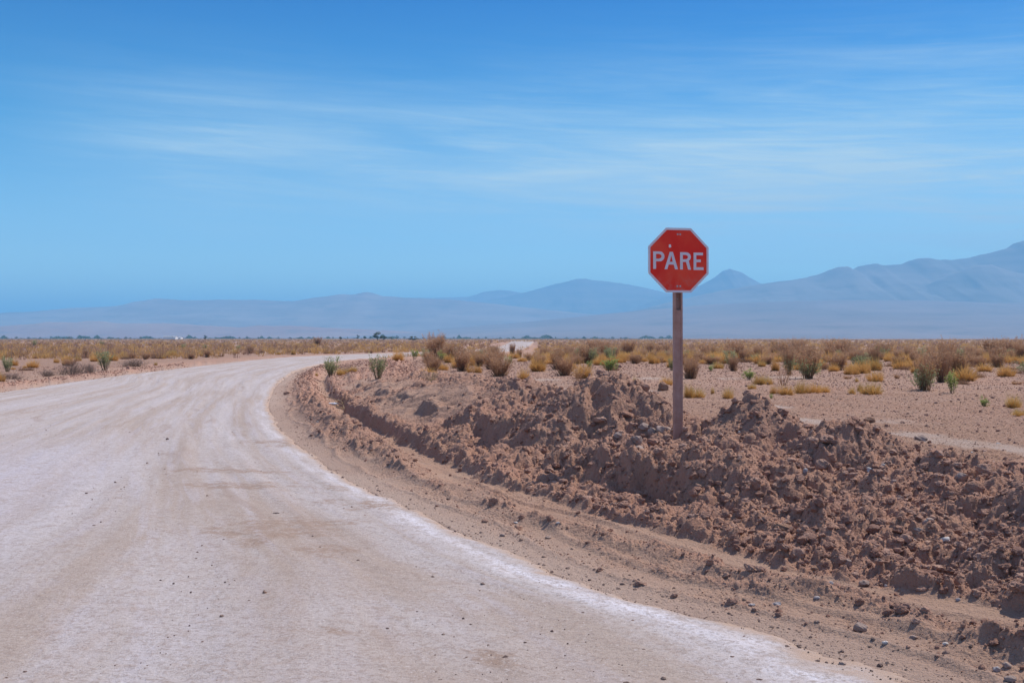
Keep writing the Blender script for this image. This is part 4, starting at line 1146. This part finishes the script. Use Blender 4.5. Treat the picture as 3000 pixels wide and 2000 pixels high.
def build_sign():
    m, t, b = material('red_reflective_sheet'); pos = t.new('ShaderNodeTexCoord').outputs['Object']
    sep = t.new('ShaderNodeSeparateXYZ'); t.set(sep.inputs[0], pos)
    low = t.rng(sep.outputs[1], -.34, -.10, 1, 0)
    d = t.math('MULTIPLY', t.rng(t.noise(pos, 11, 5, .65), .42, .72), low)
    c = t.mix(t.rng(t.noise(pos, 3, 3), .3, .7), (.86, .03, .018), (.93, .05, .025))
    c = t.mix(t.rng(t.noise(pos, 2.4, 4, .6), .40, .68, 0, .5), c, (.95, .13, .06))
    c = t.mix(t.math('MULTIPLY', d, .5), c, (.70, .25, .20)); t.set(b.inputs['Base Color'], c)
    b.inputs['Roughness'].default_value = .45; red = m
    m, t, b = material('white_reflective_sheet'); pos = t.new('ShaderNodeTexCoord').outputs['Object']
    t.set(b.inputs['Base Color'], t.mix(t.rng(t.noise(pos, 9, 4), .35, .7, 0, .5), (.80, .77, .80), (.68, .65, .68))); b.inputs['Roughness'].default_value = .45; white = m
    m, t, b = material('rusty_painted_steel'); pos = t.new('ShaderNodeTexCoord').outputs['Object']
    n1 = t.noise(pos, 7, 6, .6); n2 = t.noise(pos, 60, 4, .6)
    c = t.mix(t.rng(n1, .35, .65), (.43,.25,.195), (.52,.325,.265)); c = t.mix(t.rng(n2, .55, .75, 0, .5), c, (.26,.14,.11))
    t.set(b.inputs['Base Color'], c); b.inputs['Roughness'].default_value = .65; b.inputs['Metallic'].default_value = .1; bump(t, b, n2, .001, .5); steel = m
    m, t, b = material('zinc_bolt'); b.inputs['Base Color'].default_value = (.55, .53, .52, 1); b.inputs['Metallic'].default_value = .6; b.inputs['Roughness'].default_value = .45; zinc = m
    m, t, b = material('bare_plate'); b.inputs['Base Color'].default_value = (.86, .84, .82, 1); chip = m

    x, y = 1.935, 13.2
    zb = height(np.array([x]), np.array([y]), False)[0][0]
    root = empty('stop_sign', (x, y, zb), math.radians(-20))
    root.rotation_euler = (0, math.radians(-.15), math.radians(14))
    tag(root, 'red octagonal stop sign on a rusty steel channel post in the rubble bank', 'road sign')
    D = math.hypot(x, y) ; S = 13.2 / F
    zt = CH + (990 - 857) * S - zb                                    # bottom edge of the plate above the foot
    sx_, sz_ = .5 * .750, .5 * 189 * S
    ztop = zt + 2 * sz_ ; zc = zt + sz_
    # post: channel 105 x 50 mm open to the front, closed by a face plate from the ground up to just under the plate
    hw = .0525; dp = .05; tk = .005; lip = .0105; L = ztop - .03
    prof = [(-hw, 0), (-hw, dp), (hw, dp), (hw, 0), (hw - lip - .012, 0), (hw - lip - .012, tk), (hw - tk, tk), (hw - tk, dp - tk), (-hw + tk, dp - tk), (-hw + tk, tk), (-hw + lip + .012, tk), (-hw + lip + .012, 0)]
    bm = bmesh.new(); lo = [bm.verts.new((a, b_, -.25)) for a, b_ in prof]; hi_ = [bm.verts.new((a, b_, L)) for a, b_ in prof]; n = len(prof)
    for i in range(n): bm.faces.new((lo[i], lo[(i + 1) % n], hi_[(i + 1) % n], hi_[i]))
    for q_ in ((0, 1, 8, 9), (0, 9, 10, 11), (1, 2, 7, 8), (2, 3, 6, 7), (3, 4, 5, 6)):
        bm.faces.new([hi_[i] for i in q_])
    bmesh.ops.recalc_face_normals(bm, faces=bm.faces); me = bpy.data.meshes.new('post'); bm.to_mesh(me); bm.free(); me.materials.append(steel)
    link('post', me, root)
    def box(name, x0, x1, y0, y1, z0, z1, mat, par, bev=.001):
        bm = bmesh.new(); bmesh.ops.create_cube(bm, size=1)
        for v in bm.verts: v.co = ((x0 + x1) / 2 + v.co.x * (x1 - x0), (y0 + y1) / 2 + v.co.y * (y1 - y0), (z0 + z1) / 2 + v.co.z * (z1 - z0))
        bmesh.ops.bevel(bm, geom=bm.edges[:], offset=bev, segments=2, affect='EDGES')
        me = bpy.data.meshes.new(name); bm.to_mesh(me); bm.free(); me.materials.append(mat); return link(name, me, par)
    zs = CH + (990 - 908) * S - zb
    box('face_plate', -hw + lip + .0125, hw - lip - .0125, .003, .010, -.25, zs, steel, root)
    # two drilled holes in the slot; bright zinc studs stand in for their daylight
    for hx in (-.010, .016):
        bm = bmesh.new(); bmesh.ops.create_cone(bm, cap_ends=True, segments=12, radius1=.0045, radius2=.0045, depth=.012, matrix=Matrix.Translation((hx - .012, dp - tk - .006, zt - 18 * S)) @ Matrix.Rotation(math.pi / 2, 4, 'X'))
        me = bpy.data.meshes.new('daylight_hole'); bm.to_mesh(me); bm.free(); me.materials.append(zinc); link('daylight_hole', me, root)
    # plate in its own upright frame (x right, y up, facing the viewer)
    R = Matrix.Translation((0, -.004, zc)) @ Matrix.Rotation(math.radians(90), 4, 'X')
    def octo(f):
        a, b_ = sx_ * f[0], sz_ * f[1]; k = .4142; return [(a * k, b_), (a, b_ * k), (a, -b_ * k), (a * k, -b_), (-a * k, -b_), (-a, -b_ * k), (-a, b_ * k), (-a * k, b_)]
    o = link('sign_plate', poly_mesh('sign_plate', [octo((1, 1))], 0, .003, white), root); o.matrix_local = R
    plate = o
    fr = (.928, .929)
    o = link('red_field', poly_mesh('red_field', [octo(fr)], .003, .0045, red), plate)
    def P(L): return [((px - 716) / 454 * sx_, (643 - py) / 495 * sz_) for px, py in L]
    z0, z1 = .0045, .006
    def bowl(xs, xe, yt, yb): # half ellipse opening left, from top to bottom
        cy = (yt + yb) / 2; ry = (yb - yt) / 2; xc = xs + (xe - xs) * .42
        return [(xc + (xe - xc) * math.cos(a), cy - ry * math.sin(a)) for a in np.linspace(math.pi / 2, -math.pi / 2, 17)]
    letters = [
        [[(335, 780), (335, 513)] + bowl(378, 503, 513, 664) + [(378, 664), (378, 780)], [(378, 551)] + bowl(378, 461, 551, 624) + [(378, 624)]],
        [[(503, 783), (583, 517), (629, 517), (705, 783), (661, 783), (641, 711), (566, 711), (546, 783)], [(606, 572), (581, 668), (627, 668)]],
        [[(737, 784), (737, 519)] + bowl(778, 899, 519, 662)[:14] + [(868, 655), (901, 785), (858, 785), (824, 668), (778, 668), (778, 784)], [(778, 560)] + bowl(778, 856, 560, 627) + [(778, 627)]],
        [[(940, 522), (1083, 522), (1083, 563), (981, 563), (981, 628), (1050, 628), (1050, 669), (981, 669), (981, 747), (1091, 747), (1091, 789), (940, 789)]]]
    for L in letters:
        link('letter', poly_mesh('letter', [P(l) for l in L], z0, z1, white), plate)
    chipL = [(568, 404), (601, 404), (600, 428), (610, 436), (598, 446), (585, 455), (566, 444), (570, 424)]
    link('chipped_spot', poly_mesh('chipped_spot', [P(chipL)], z0, .0055, chip), plate)
    for bx, by in ((702, 247), (740, 247), (695, 1040), (739, 1040)):
        (cx, cy), = P([(bx, by)]); bm = bmesh.new()
        bmesh.ops.create_cone(bm, cap_ends=True, segments=6, radius1=.0075, radius2=.007, depth=.005, matrix=Matrix.Translation((cx, cy, .0075)))
        bmesh.ops.create_cone(bm, cap_ends=True, segments=16, radius1=.0105, radius2=.0105, depth=.0012, matrix=Matrix.Translation((cx, cy, .0052)))
        me = bpy.data.meshes.new('bolt'); bm.to_mesh(me); bm.free(); me.materials.append(zinc); link('bolt', me, plate)
build_sign()

# ------------------------------------------------------------------ litter in the ditch
def litter():
    m, t, b = material('bottle_plastic'); b.inputs['Base Color'].default_value = (.75, .80, .88, 1); b.inputs['Roughness'].default_value = .25
    x, y = at(975, 1187); z = ground(x, y)
    root = empty('plastic_bottle', (x, y, z + .035), .2); tag(root, 'crushed pale blue plastic bottle lying in the ditch beside the dry branch', 'litter')
    prof = [(0, .0), (.030, .0), (.034, .012), (.033, .06), (.029, .075), (.034, .09), (.034, .15), (.026, .18), (.012, .20), (.012, .215), (0, .215)]
    V = []; Q = []; n = 14
    for i, (r, l) in enumerate(prof):
        for k in range(n):
            a = k / n * 6.283; d = 1 + .22 * math.sin(a * 2 + l * 40) * (0 < r) ; V.append((l - .1, r * math.cos(a) * d, r * math.sin(a) * d * .8))
    for i in range(len(prof) - 1):
        for k in range(n): Q.append((i * n + k, i * n + (k + 1) % n, (i + 1) * n + (k + 1) % n, (i + 1) * n + k))
    link('bottle_body', mesh_np('bottle_body', np.array(V), np.array(Q), m, smooth=True), root)
    bm = bmesh.new(); bmesh.ops.create_cone(bm, cap_ends=True, segments=14, radius1=.015, radius2=.014, depth=.02, matrix=Matrix.Translation((.125, 0, 0)) @ Matrix.Rotation(math.pi / 2, 4, 'Y'))
    m2, t, b = material('blue_cap'); b.inputs['Base Color'].default_value = (.10, .25, .62, 1)
    me = bpy.data.meshes.new('cap'); bm.to_mesh(me); bm.free(); me.materials.append(m2); link('cap', me, root)
    # dry branch
    A = np.array([at(p, q_) for p, q_ in ((986, 1178), (1000, 1190), (1008, 1200), (1024, 1219))])
    q = np.random.RandomState(3)
    def tube(pts, r0, r1):
        n = 7; V = []; Q = []; m_ = len(pts)
        for i, p in enumerate(pts):
            p = np.array(p); d = np.array(pts[min(i + 1, m_ - 1)]) - np.array(pts[max(i - 1, 0)]); d = d / np.linalg.norm(d)
            u = np.cross(d, [0, 0, 1]); u /= np.linalg.norm(u); v = np.cross(d, u); r = r0 + (r1 - r0) * i / (m_ - 1)
            for k in range(n): a = k / n * 6.283; V.append(p + (u * math.cos(a) + v * math.sin(a)) * r)
        for i in range(m_ - 1):
            for k in range(n): Q.append((i * n + k, i * n + (k + 1) % n, (i + 1) * n + (k + 1) % n, (i + 1) * n + k))
        return np.array(V), np.array(Q)
    main = [(a, b_, ground(a, b_) + .05 + .03 * math.sin(i * 1.7)) for i, (a, b_) in enumerate(A)]
    parts = [tube(main, .016, .007)]
    for j in range(9):
        i = q.randint(0, 3); f = q.rand(); p = np.array(main[i]) * (1 - f) + np.array(main[i + 1]) * f
        d = np.array([q.normal() * .5, -.5 + q.normal() * .3, .25 + .2 * q.rand()]) * .5
        parts.append(tube([p, p + d * .5, p + d + q.normal(size=3) * .06], .008, .003))
    off = 0; Vs = []; Qs = []
    for V, Q in parts: Vs.append(V); Qs.append(Q + off); off += len(V)
    V = np.vstack(Vs); me = mesh_np('dry_branch', V, np.vstack(Qs), M['straw'], dict(tip=np.full(len(V), .6), rnd=np.zeros(len(V))), smooth=True)
    tag(link('dry_branch', me), 'pale forked dry branch lying in the ditch below the bend', 'branch')
litter()

# ------------------------------------------------------------------ trees and sheds along the horizon
def far_ground(x, y):
    r = math.hypot(x, y); a = np.array([x]); b_ = np.array([y])
    return float((height(a, b_, False)[0] + (fbm(a * .004, b_ * .004, 201, 3) - .55) * 2.0 * sm(np.array([r]), 500, 2500) - 14 * sm(np.array([r]), 2600, 5200))[0])
def tree_meshes(seed, wide=1.0, nclump=9, narrow=False):
    """unit tall tree: trunk with limbs, crown of leaf clumps"""
    q = np.random.RandomState(seed); limbs = []; cl = []
    for i in range(nclump):
        a = q.rand() * 6.283; h = .35 + .55 * q.rand(); rr = (.36 * wide if not narrow else .13) * math.sqrt(q.rand()) * (1.15 - abs(h - .55))
        c = np.array([rr * math.cos(a), rr * math.sin(a), h]); cl.append((c, (.13 + .10 * q.rand()) * (1 if not narrow else .75)))
        limbs.append([(0, 0, .12 + .1 * q.rand()), tuple(c * [.5, .5, .6] + [0, 0, .08]), tuple(c)])
    def tube(pts, r0, r1, n=6):
        V = []; Q = []
        for i, p in enumerate(pts):
            r = r0 + (r1 - r0) * i / (len(pts) - 1)
            for k in range(n): V.append((p[0] + r * math.cos(k / n * 6.283), p[1] + r * math.sin(k / n * 6.283), p[2]))
        for i in range(len(pts) - 1):
            for k in range(n): Q.append((i * n + k, i * n + (k + 1) % n, (i + 1) * n + (k + 1) % n, (i + 1) * n + k))
        return np.array(V), np.array(Q)
    parts = [tube([(0, 0, -.05), (.005, 0, .2), (0, .01, .5)], .035, .02)] + [tube(l, .015, .005) for l in limbs]
    off = 0; Vs = []; Qs = []
    for V, Q in parts: Vs.append(V); Qs.append(Q + off); off += len(V)
    tr = mesh_np('trunk', np.vstack(Vs), np.vstack(Qs), M['bark'])
    n = 900; idx = q.randint(0, len(cl), n); d = q.normal(size=(n, 3)); d /= np.linalg.norm(d, axis=1)[:, None]
    rad = np.array([c[1] for c in cl])[idx] * (.55 + .5 * q.rand(n)); p = np.array([c[0] for c in cl])[idx] + d * rad[:, None] * [1, 1, .8]
    a = q.normal(size=(n, 3)); a /= np.linalg.norm(a, axis=1)[:, None]; b_ = np.cross(a, q.normal(size=(n, 3))); b_ /= np.linalg.norm(b_, axis=1)[:, None]
    s_ = (.022 + .03 * q.rand(n))[:, None]
    V = np.stack([p - a * s_, p - b_ * s_, p + a * s_, p + b_ * s_], 1).reshape(-1, 3)
    cr = mesh_np('crown', V, np.arange(4 * n).reshape(-1, 4), M['crown'], dict(rnd=np.repeat(q.rand(n), 4), tip=np.repeat(np.clip(p[:, 2], 0, 1), 4)))
    return tr, cr
M['bark'] = mat_stone('tree_bark', (.12, .09, .07), (.18, .13, .10))
M['crown'] = mat_plant('tree_leaves', (.07, .095, .06), (.10, .13, .08), (.13, .16, .10), (.15, .17, .11))
TREES = [tree_meshes(900 + k, 1.3) for k in range(4)] + [tree_meshes(920 + k, .8) for k in range(2)] + [tree_meshes(940, .6, 7, True)]
def tree(px, hp, D, k, lab, wide=1.0, grp='trees along the horizon'):
    x = (px - 1500) / F * D; z = far_ground(x, D); top = CH + (hp) / F * D          # hp: photo pixels of its top above the horizon line
    h = top - z; o = empty('tree', (x, D, z), k * 1.3); o.scale = (h * wide, h * wide, h); tr, cr = TREES[k % len(TREES)]
    link('trunk', tr, o); link('crown', cr, o); tag(o, lab, 'tree', grp); return o
def horizon():
    tree(1106, 17, 620, 0, 'biggest tree on the horizon, above the end of the bend', 1.15)
    tree(1124, 8, 640, 1, 'low rounded tree touching the right side of the biggest tree', 1.2)
    tree(1210, 6, 560, 2, 'dark flat topped tree between biggest tree and tallest dry shrub', 1.7)
    tree(1049, 9, 1100, 4, 'slim tree left of the biggest tree', .8)
    tree(1069, 8, 1150, 5, 'upright tree between slim tree and biggest tree')
    tree(1147, 5, 900, 3, 'brownish low tree right of the biggest tree', 1.2)
    tree(1164, 7, 1400, 4, 'bluish tree midway between biggest and flat topped tree')
    tree(998, 6, 900, 5, 'lone tree above the scrub left of the slim tree', 1.1)
    tree(602, 8, 1000, 4, 'darkest tree of the left treeline, right of the white sheds')
    tree(206, 5, 1200, 2, 'broad dark tree in the left treeline', 1.6)
    spots = [(20, 5), (48, 6), (84, 5), (118, 5), (150, 7), (186, 5), (238, 4), (288, 6), (331, 4), (369, 6), (383, 4), (412, 6), (440, 4), (548, 6), (572, 6), (632, 5), (664, 5), (702, 5), (724, 7), (757, 6), (785, 4),
             (816, 5), (850, 4), (880, 4), (918, 6), (940, 4), (976, 6), (1018, 5), (1086, 6), (1185, 6), (1240, 5), (1275, 5), (1330, 5), (1352, 4), (1378, 6), (1402, 5), (1424, 5), (1466, 4),
             (1505, 7), (1540, 5), (1614, 7), (1628, 6), (1660, 4), (1712, 5), (1795, 6), (1820, 4)]
    od = ['first', 'second', 'third', 'fourth', 'fifth', 'sixth', 'seventh', 'eighth', 'ninth', 'tenth']
    regs = [(0, 'left of the broad dark tree'), (200, 'between broad dark tree and white sheds'), (520, 'right of the white sheds'), (780, 'left of the biggest tree'), (1110, 'right of the biggest tree'), (1320, 'behind the scrub by the far road'), (1490, 'right of the far road')]
    cn = {}
    for i, (px, hp) in enumerate(spots):
        rg = [t for p, t in regs if px >= p][-1]; cn[rg] = cn.get(rg, -1) + 1
        tree(px, hp * .72, 1500 + (i * 137) % 600, i % 7, f'{od[cn[rg]]} small bluish tree {rg} on the horizon', 1.15)
    # unbroken low belt of trees far behind
    q = np.random.RandomState(5); n = 26000; a = np.radians(q.uniform(-30, 8, n)); r = q.uniform(2200, 2700, n)
    px = 1500 + F * np.tan(a); dens = np.interp(px, [-500, 1300, 1900, 2300], [1, 1, .5, 0]); ok = q.rand(n) < dens; a, r = a[ok], r[ok]; n = len(a)
    x = r * np.sin(a); y = r * np.cos(a); base_h = -3.5 + 9.0 * vnoise(a * 300, a * 0, 7) * vnoise(a * 90, a * 0, 9) * 1.6
    zg = (fbm(x * .004, y * .004, 201, 3) - .55) * 2.0 * sm(r, 500, 2500)
    z = zg + base_h * q.rand(n); s_ = 1.0 + 1.1 * q.rand(n)
    aa = q.normal(size=(n, 3)); aa /= np.linalg.norm(aa, axis=1)[:, None]; bb = np.cross(aa, q.normal(size=(n, 3))); bb /= np.linalg.norm(bb, axis=1)[:, None]
    p = np.stack([x, y, z], 1); aa *= s_[:, None]; bb *= s_[:, None]
    V = np.stack([p - aa, p - bb, p + aa, p + bb], 1).reshape(-1, 3)
    o = link('treeline', mesh_np('treeline', V, np.arange(4 * n).reshape(-1, 4), M['crown'], dict(tip=np.full(4 * n, .5), rnd=np.repeat(q.rand(n), 4))))
    tag(o, 'thin bluish belt of trees along the far horizon', 'trees', kind='stuff')
    # two pale sheds
    m, t, b = material('white_wall'); b.inputs['Base Color'].default_value = (.80, .79, .77, 1)
    m2, t, b = material('grey_sheet_roof'); b.inputs['Base Color'].default_value = (.62, .63, .65, 1)
    for px, wp, hp, D, lab in ((500, 36, 6, 1450, 'long white shed on the horizon among the left trees'), (523, 20, 4, 1500, 'smaller lower white shed touching the long one on its right')):
        x = (px - 1500) / F * D; z = far_ground(x, D); W = wp / F * D; H = CH + hp / F * D - z
        root = empty('shed', (x, D, z)); tag(root, lab, 'building', 'sheds on the horizon')
        bm = bmesh.new(); dz = 6.0
        pts = [(-W/2, -dz, 0), (W/2, -dz, 0), (W/2, dz, 0), (-W/2, dz, 0)]; vs_ = [bm.verts.new(p_) for p_ in pts]; vt = [bm.verts.new((p_[0], p_[1], H * .72)) for p_ in pts]
        rl = bm.verts.new((-W/2, 0, H * .97)); rr = bm.verts.new((W/2, 0, H * .97))
        for i in range(4):
            j = (i + 1) % 4
            if i == 1: bm.faces.new((vs_[1], vs_[2], vt[2], rr, vt[1]))
            elif i == 3: bm.faces.new((vs_[3], vs_[0], vt[0], rl, vt[3]))
            else: bm.faces.new((vs_[i], vs_[j], vt[j], vt[i]))
        me = bpy.data.meshes.new('wall'); bm.to_mesh(me); bm.free(); me.materials.append(m); link('wall', me, root)
        bm = bmesh.new(); e = .5
        A = [(-W/2 - e, -dz - e, H * .70), (W/2 + e, -dz - e, H * .70), (W/2 + e, 0, H), (-W/2 - e, 0, H), (-W/2 - e, dz + e, H * .70), (W/2 + e, dz + e, H * .70)]
        v_ = [bm.verts.new(p_) for p_ in A]; bm.faces.new((v_[0], v_[1], v_[2], v_[3])); bm.faces.new((v_[3], v_[2], v_[5], v_[4]))
        r_ = bmesh.ops.solidify(bm, geom=bm.faces[:], thickness=.15)
        me = bpy.data.meshes.new('roof'); bm.to_mesh(me); bm.free(); me.materials.append(m2); link('roof', me, root)
horizon()

# ------------------------------------------------------------------ mountains
def mat_mountain(name, c1, c2, c3):
    m, t, b = material(name); pos = t.new('ShaderNodeNewGeometry').outputs['Position']
    mp = t.new('ShaderNodeMapping'); t.set(mp.inputs[0], pos); mp.inputs['Scale'].default_value = (.001, .001, .012)
    n = t.noise(mp.outputs[0], 1.0, 7, .6, .5); mp2 = t.new('ShaderNodeMapping'); t.set(mp2.inputs[0], pos); mp2.inputs['Scale'].default_value = (.0035, .0035, .02)
    n2 = t.noise(mp2.outputs[0], 1.0, 6, .65, .3)
    c = t.mix(t.rng(n, .38, .62), c1, c2); c = t.mix(t.rng(n2, .50, .72, 0, .8), c, c3); t.set(b.inputs['Base Color'], c); return m
M['mt_left'] = mat_mountain('pale_mountain_rock', (.28, .20, .175), (.36, .27, .24), (.17, .13, .125))
M['mt_right'] = mat_mountain('dark_mountain_rock', (.20, .18, .18), (.28, .24, .23), (.14, .125, .125))
M['mt_fan'] = mat_mountain('gravel_fan', (.22, .165, .155), (.28, .21, .20), (.15, .12, .12))
M['mt_red'] = mat_mountain('red_layered_rock', (.34, .19, .155), (.38, .25, .21), (.18, .13, .125))

def ridge(name, sky_pts, D, depth_f, depth_b, mat, seed, base_z=-16, rough=.10, gully=.35, nx=420, ny=70, fine=.02):
    """a mountain range with a real front and back slope; sky_pts: (photo x, photo y) of its crest line as seen from the road"""
    sp = np.array(sky_pts, float); px = np.linspace(sp[0, 0], sp[-1, 0], nx); py = np.interp(px, sp[:, 0], sp[:, 1])
    X0 = (px - 1500) / F; u = np.linspace(-1, 1, ny)
    UU, XX = np.meshgrid(u, X0, indexing='ij'); crest = (990 - np.interp(1500 + XX * F, sp[:, 0], sp[:, 1])) / F * D + CH
    yy = D + np.where(UU < 0, UU * depth_f, UU * depth_b); xx = XX * D
    yy = yy + (fbm(xx * .0006, xx * 0, seed, 3) - .5) * 900 * (1 - np.abs(UU)) * 0
    a = np.abs(UU)
    prof = np.where(UU < 0, (1 - a) ** 1.35, (1 - a) ** 1.2)
    g = fbm(xx * .0035, yy * .0012, seed, 5, .55) - .5; g2 = 1 - np.abs(2 * fbm(xx * .0022 + .3 * g, yy * .0008, seed + 9, 4, .55) - 1)
    H = crest - base_z
    z = base_z + H * prof * (1 + (g * rough * 4 + (g2 - .75) * gully) * (a ** .7) * 2 * (1 - a * .5))
    z = z + H * fine * (fbm(xx * .012, yy * .008, seed + 3, 4) - .5) * (1 - a ** 2)
    z = np.where(a > .985, base_z - 6, z)
    V = np.stack([xx.ravel(), yy.ravel(), z.ravel()], 1)
    i = np.arange(ny - 1)[:, None] * nx + np.arange(nx - 1)[None]; Q = np.stack([i, i + 1, i + nx + 1, i + nx], 2).reshape(-1, 4)
    me = mesh_np(name, V, Q, mat, smooth=True); return tag(link(name, me), kind='structure')
LEFT = [(-900,950),(-400,935),(-200,925),(0,916),(100,911),(191,902),(260,899),(344,894),(395,883),(459,872),(510,874),(561,878),(638,876),(746,876),(797,880),(867,879),(930,870),(995,861),(1039,861),(1078,853),(1100,858),(1122,864),(1180,868),(1250,873),(1371,880),(1500,895),(1700,915),(1900,940),(2100,975)]
MID = [(500,960),(800,900),(1150,872),(1250,869),(1371,868),(1395,861),(1416,852),(1460,846),(1500,850),(1530,858),(1580,866),(1700,875),(1900,890),(2100,930),(2300,975)]
HUMP = [(1200,940),(1400,885),(1525,857),(1580,843),(1627,829),(1660,822),(1690,814),(1712,813),(1735,818),(1787,823),(1840,831),(1883,839),(1946,855),(2042,870),(2150,890),(2400,930),(2700,960)]
CONE = [(1800,930),(1900,885),(1980,860),(2042,838),(2080,818),(2105,803),(2120,790),(2138,784),(2150,788),(2170,793),(2190,806),(2227,828),(2300,850),(2400,880),(2600,940)]
RIGHT = [(1700,950),(1900,900),(2000,875),(2100,850),(2227,829),(2290,822),(2355,811),(2400,799),(2430,786),(2457,776),(2480,775),(2498,785),(2520,775),(2552,770),(2565,768),(2580,774),(2648,770),(2665,760),(2693,753),(2720,756),(2750,760),(2765,757),(2780,760),(2795,758),(2839,752),(2870,741),(2900,737),(2930,729),(2954,726),(2975,712),(3000,704),(3050,700),(3200,706),(3500,730),(3900,760),(4400,900)]
FRONTR = [(2100,960),(2300,915),(2420,880),(2500,872),(2600,862),(2700,838),(2780,800),(2850,778),(2900,772),(2950,790),(3000,800),(3100,790),(3300,760),(3600,830),(4000,920)]
FAN = [(1100,975),(1300,962),(1500,946),(1700,926),(1900,905),(2100,889),(2300,880),(2500,876),(2700,878),(2900,885),(3100,888),(3400,890),(4200,930)]
MESA = [(-1200,968),(-500,958),(0,954),(100,950),(140,943),(300,941),(345,946),(480,946),(560,950),(700,958),(760,952),(880,955),(1000,962),(1150,968),(1300,978)]
MESA2 = [(-600,962),(-100,950),(150,946),(270,944),(470,945),(500,950),(620,955),(750,948),(900,953),(1050,962)]
ridge('mountains', LEFT, 8800, 2400, 2200, M['mt_left'], 1001, rough=.06, gully=.22)
ridge('mountains', MID, 13000, 2000, 2500, M['mt_left'], 1011, rough=.05, gully=.15)
ridge('mountains', HUMP, 11300, 2400, 2600, M['mt_right'], 1021, rough=.05, gully=.20)
ridge('mountains', CONE, 10000, 2300, 2600, M['mt_right'], 1031, rough=.05, gully=.25)
ridge('mountains', RIGHT, 7500, 2200, 2600, M['mt_right'], 1041, rough=.07, gully=.30, fine=.03)
ridge('hills', FRONTR, 6900, 1300, 300, M['mt_right'], 1051, rough=.08, gully=.40)
ridge('hills', FAN, 6300, 3000, 500, M['mt_fan'], 1061, rough=.02, gully=.06, fine=.02)
ridge('hills', MESA, 5600, 800, 1200, M['mt_red'], 1071, rough=.08, gully=.30, fine=.10)

# ------------------------------------------------------------------ air
def haze():
    m = bpy.data.materials.new('haze'); m.use_nodes = True; t = NT(m.node_tree); t.n.clear()
    out = t.new('ShaderNodeOutputMaterial'); v = t.new('ShaderNodeVolumePrincipled')
    v.inputs['Color'].default_value = (.245, .64, 1.0, 1); v.inputs['Density'].default_value = 1.7e-4; v.inputs['Density Attribute'].default_value = ''
    v.inputs['Anisotropy'].default_value = 0.0
    t.l.new(v.outputs[0], out.inputs['Volume'])
    bm = bmesh.new(); bmesh.ops.create_cube(bm, size=1)
    for q in bm.verts: q.co = (q.co.x * 100000, q.co.y * 100000, -24 if q.co.z < 0 else 665)
    me = bpy.data.meshes.new('haze'); bm.to_mesh(me); bm.free(); me.materials.append(m)
    tag(link('haze', me), 'pale blue haze lying over the whole plain', 'haze', kind='stuff')
haze()
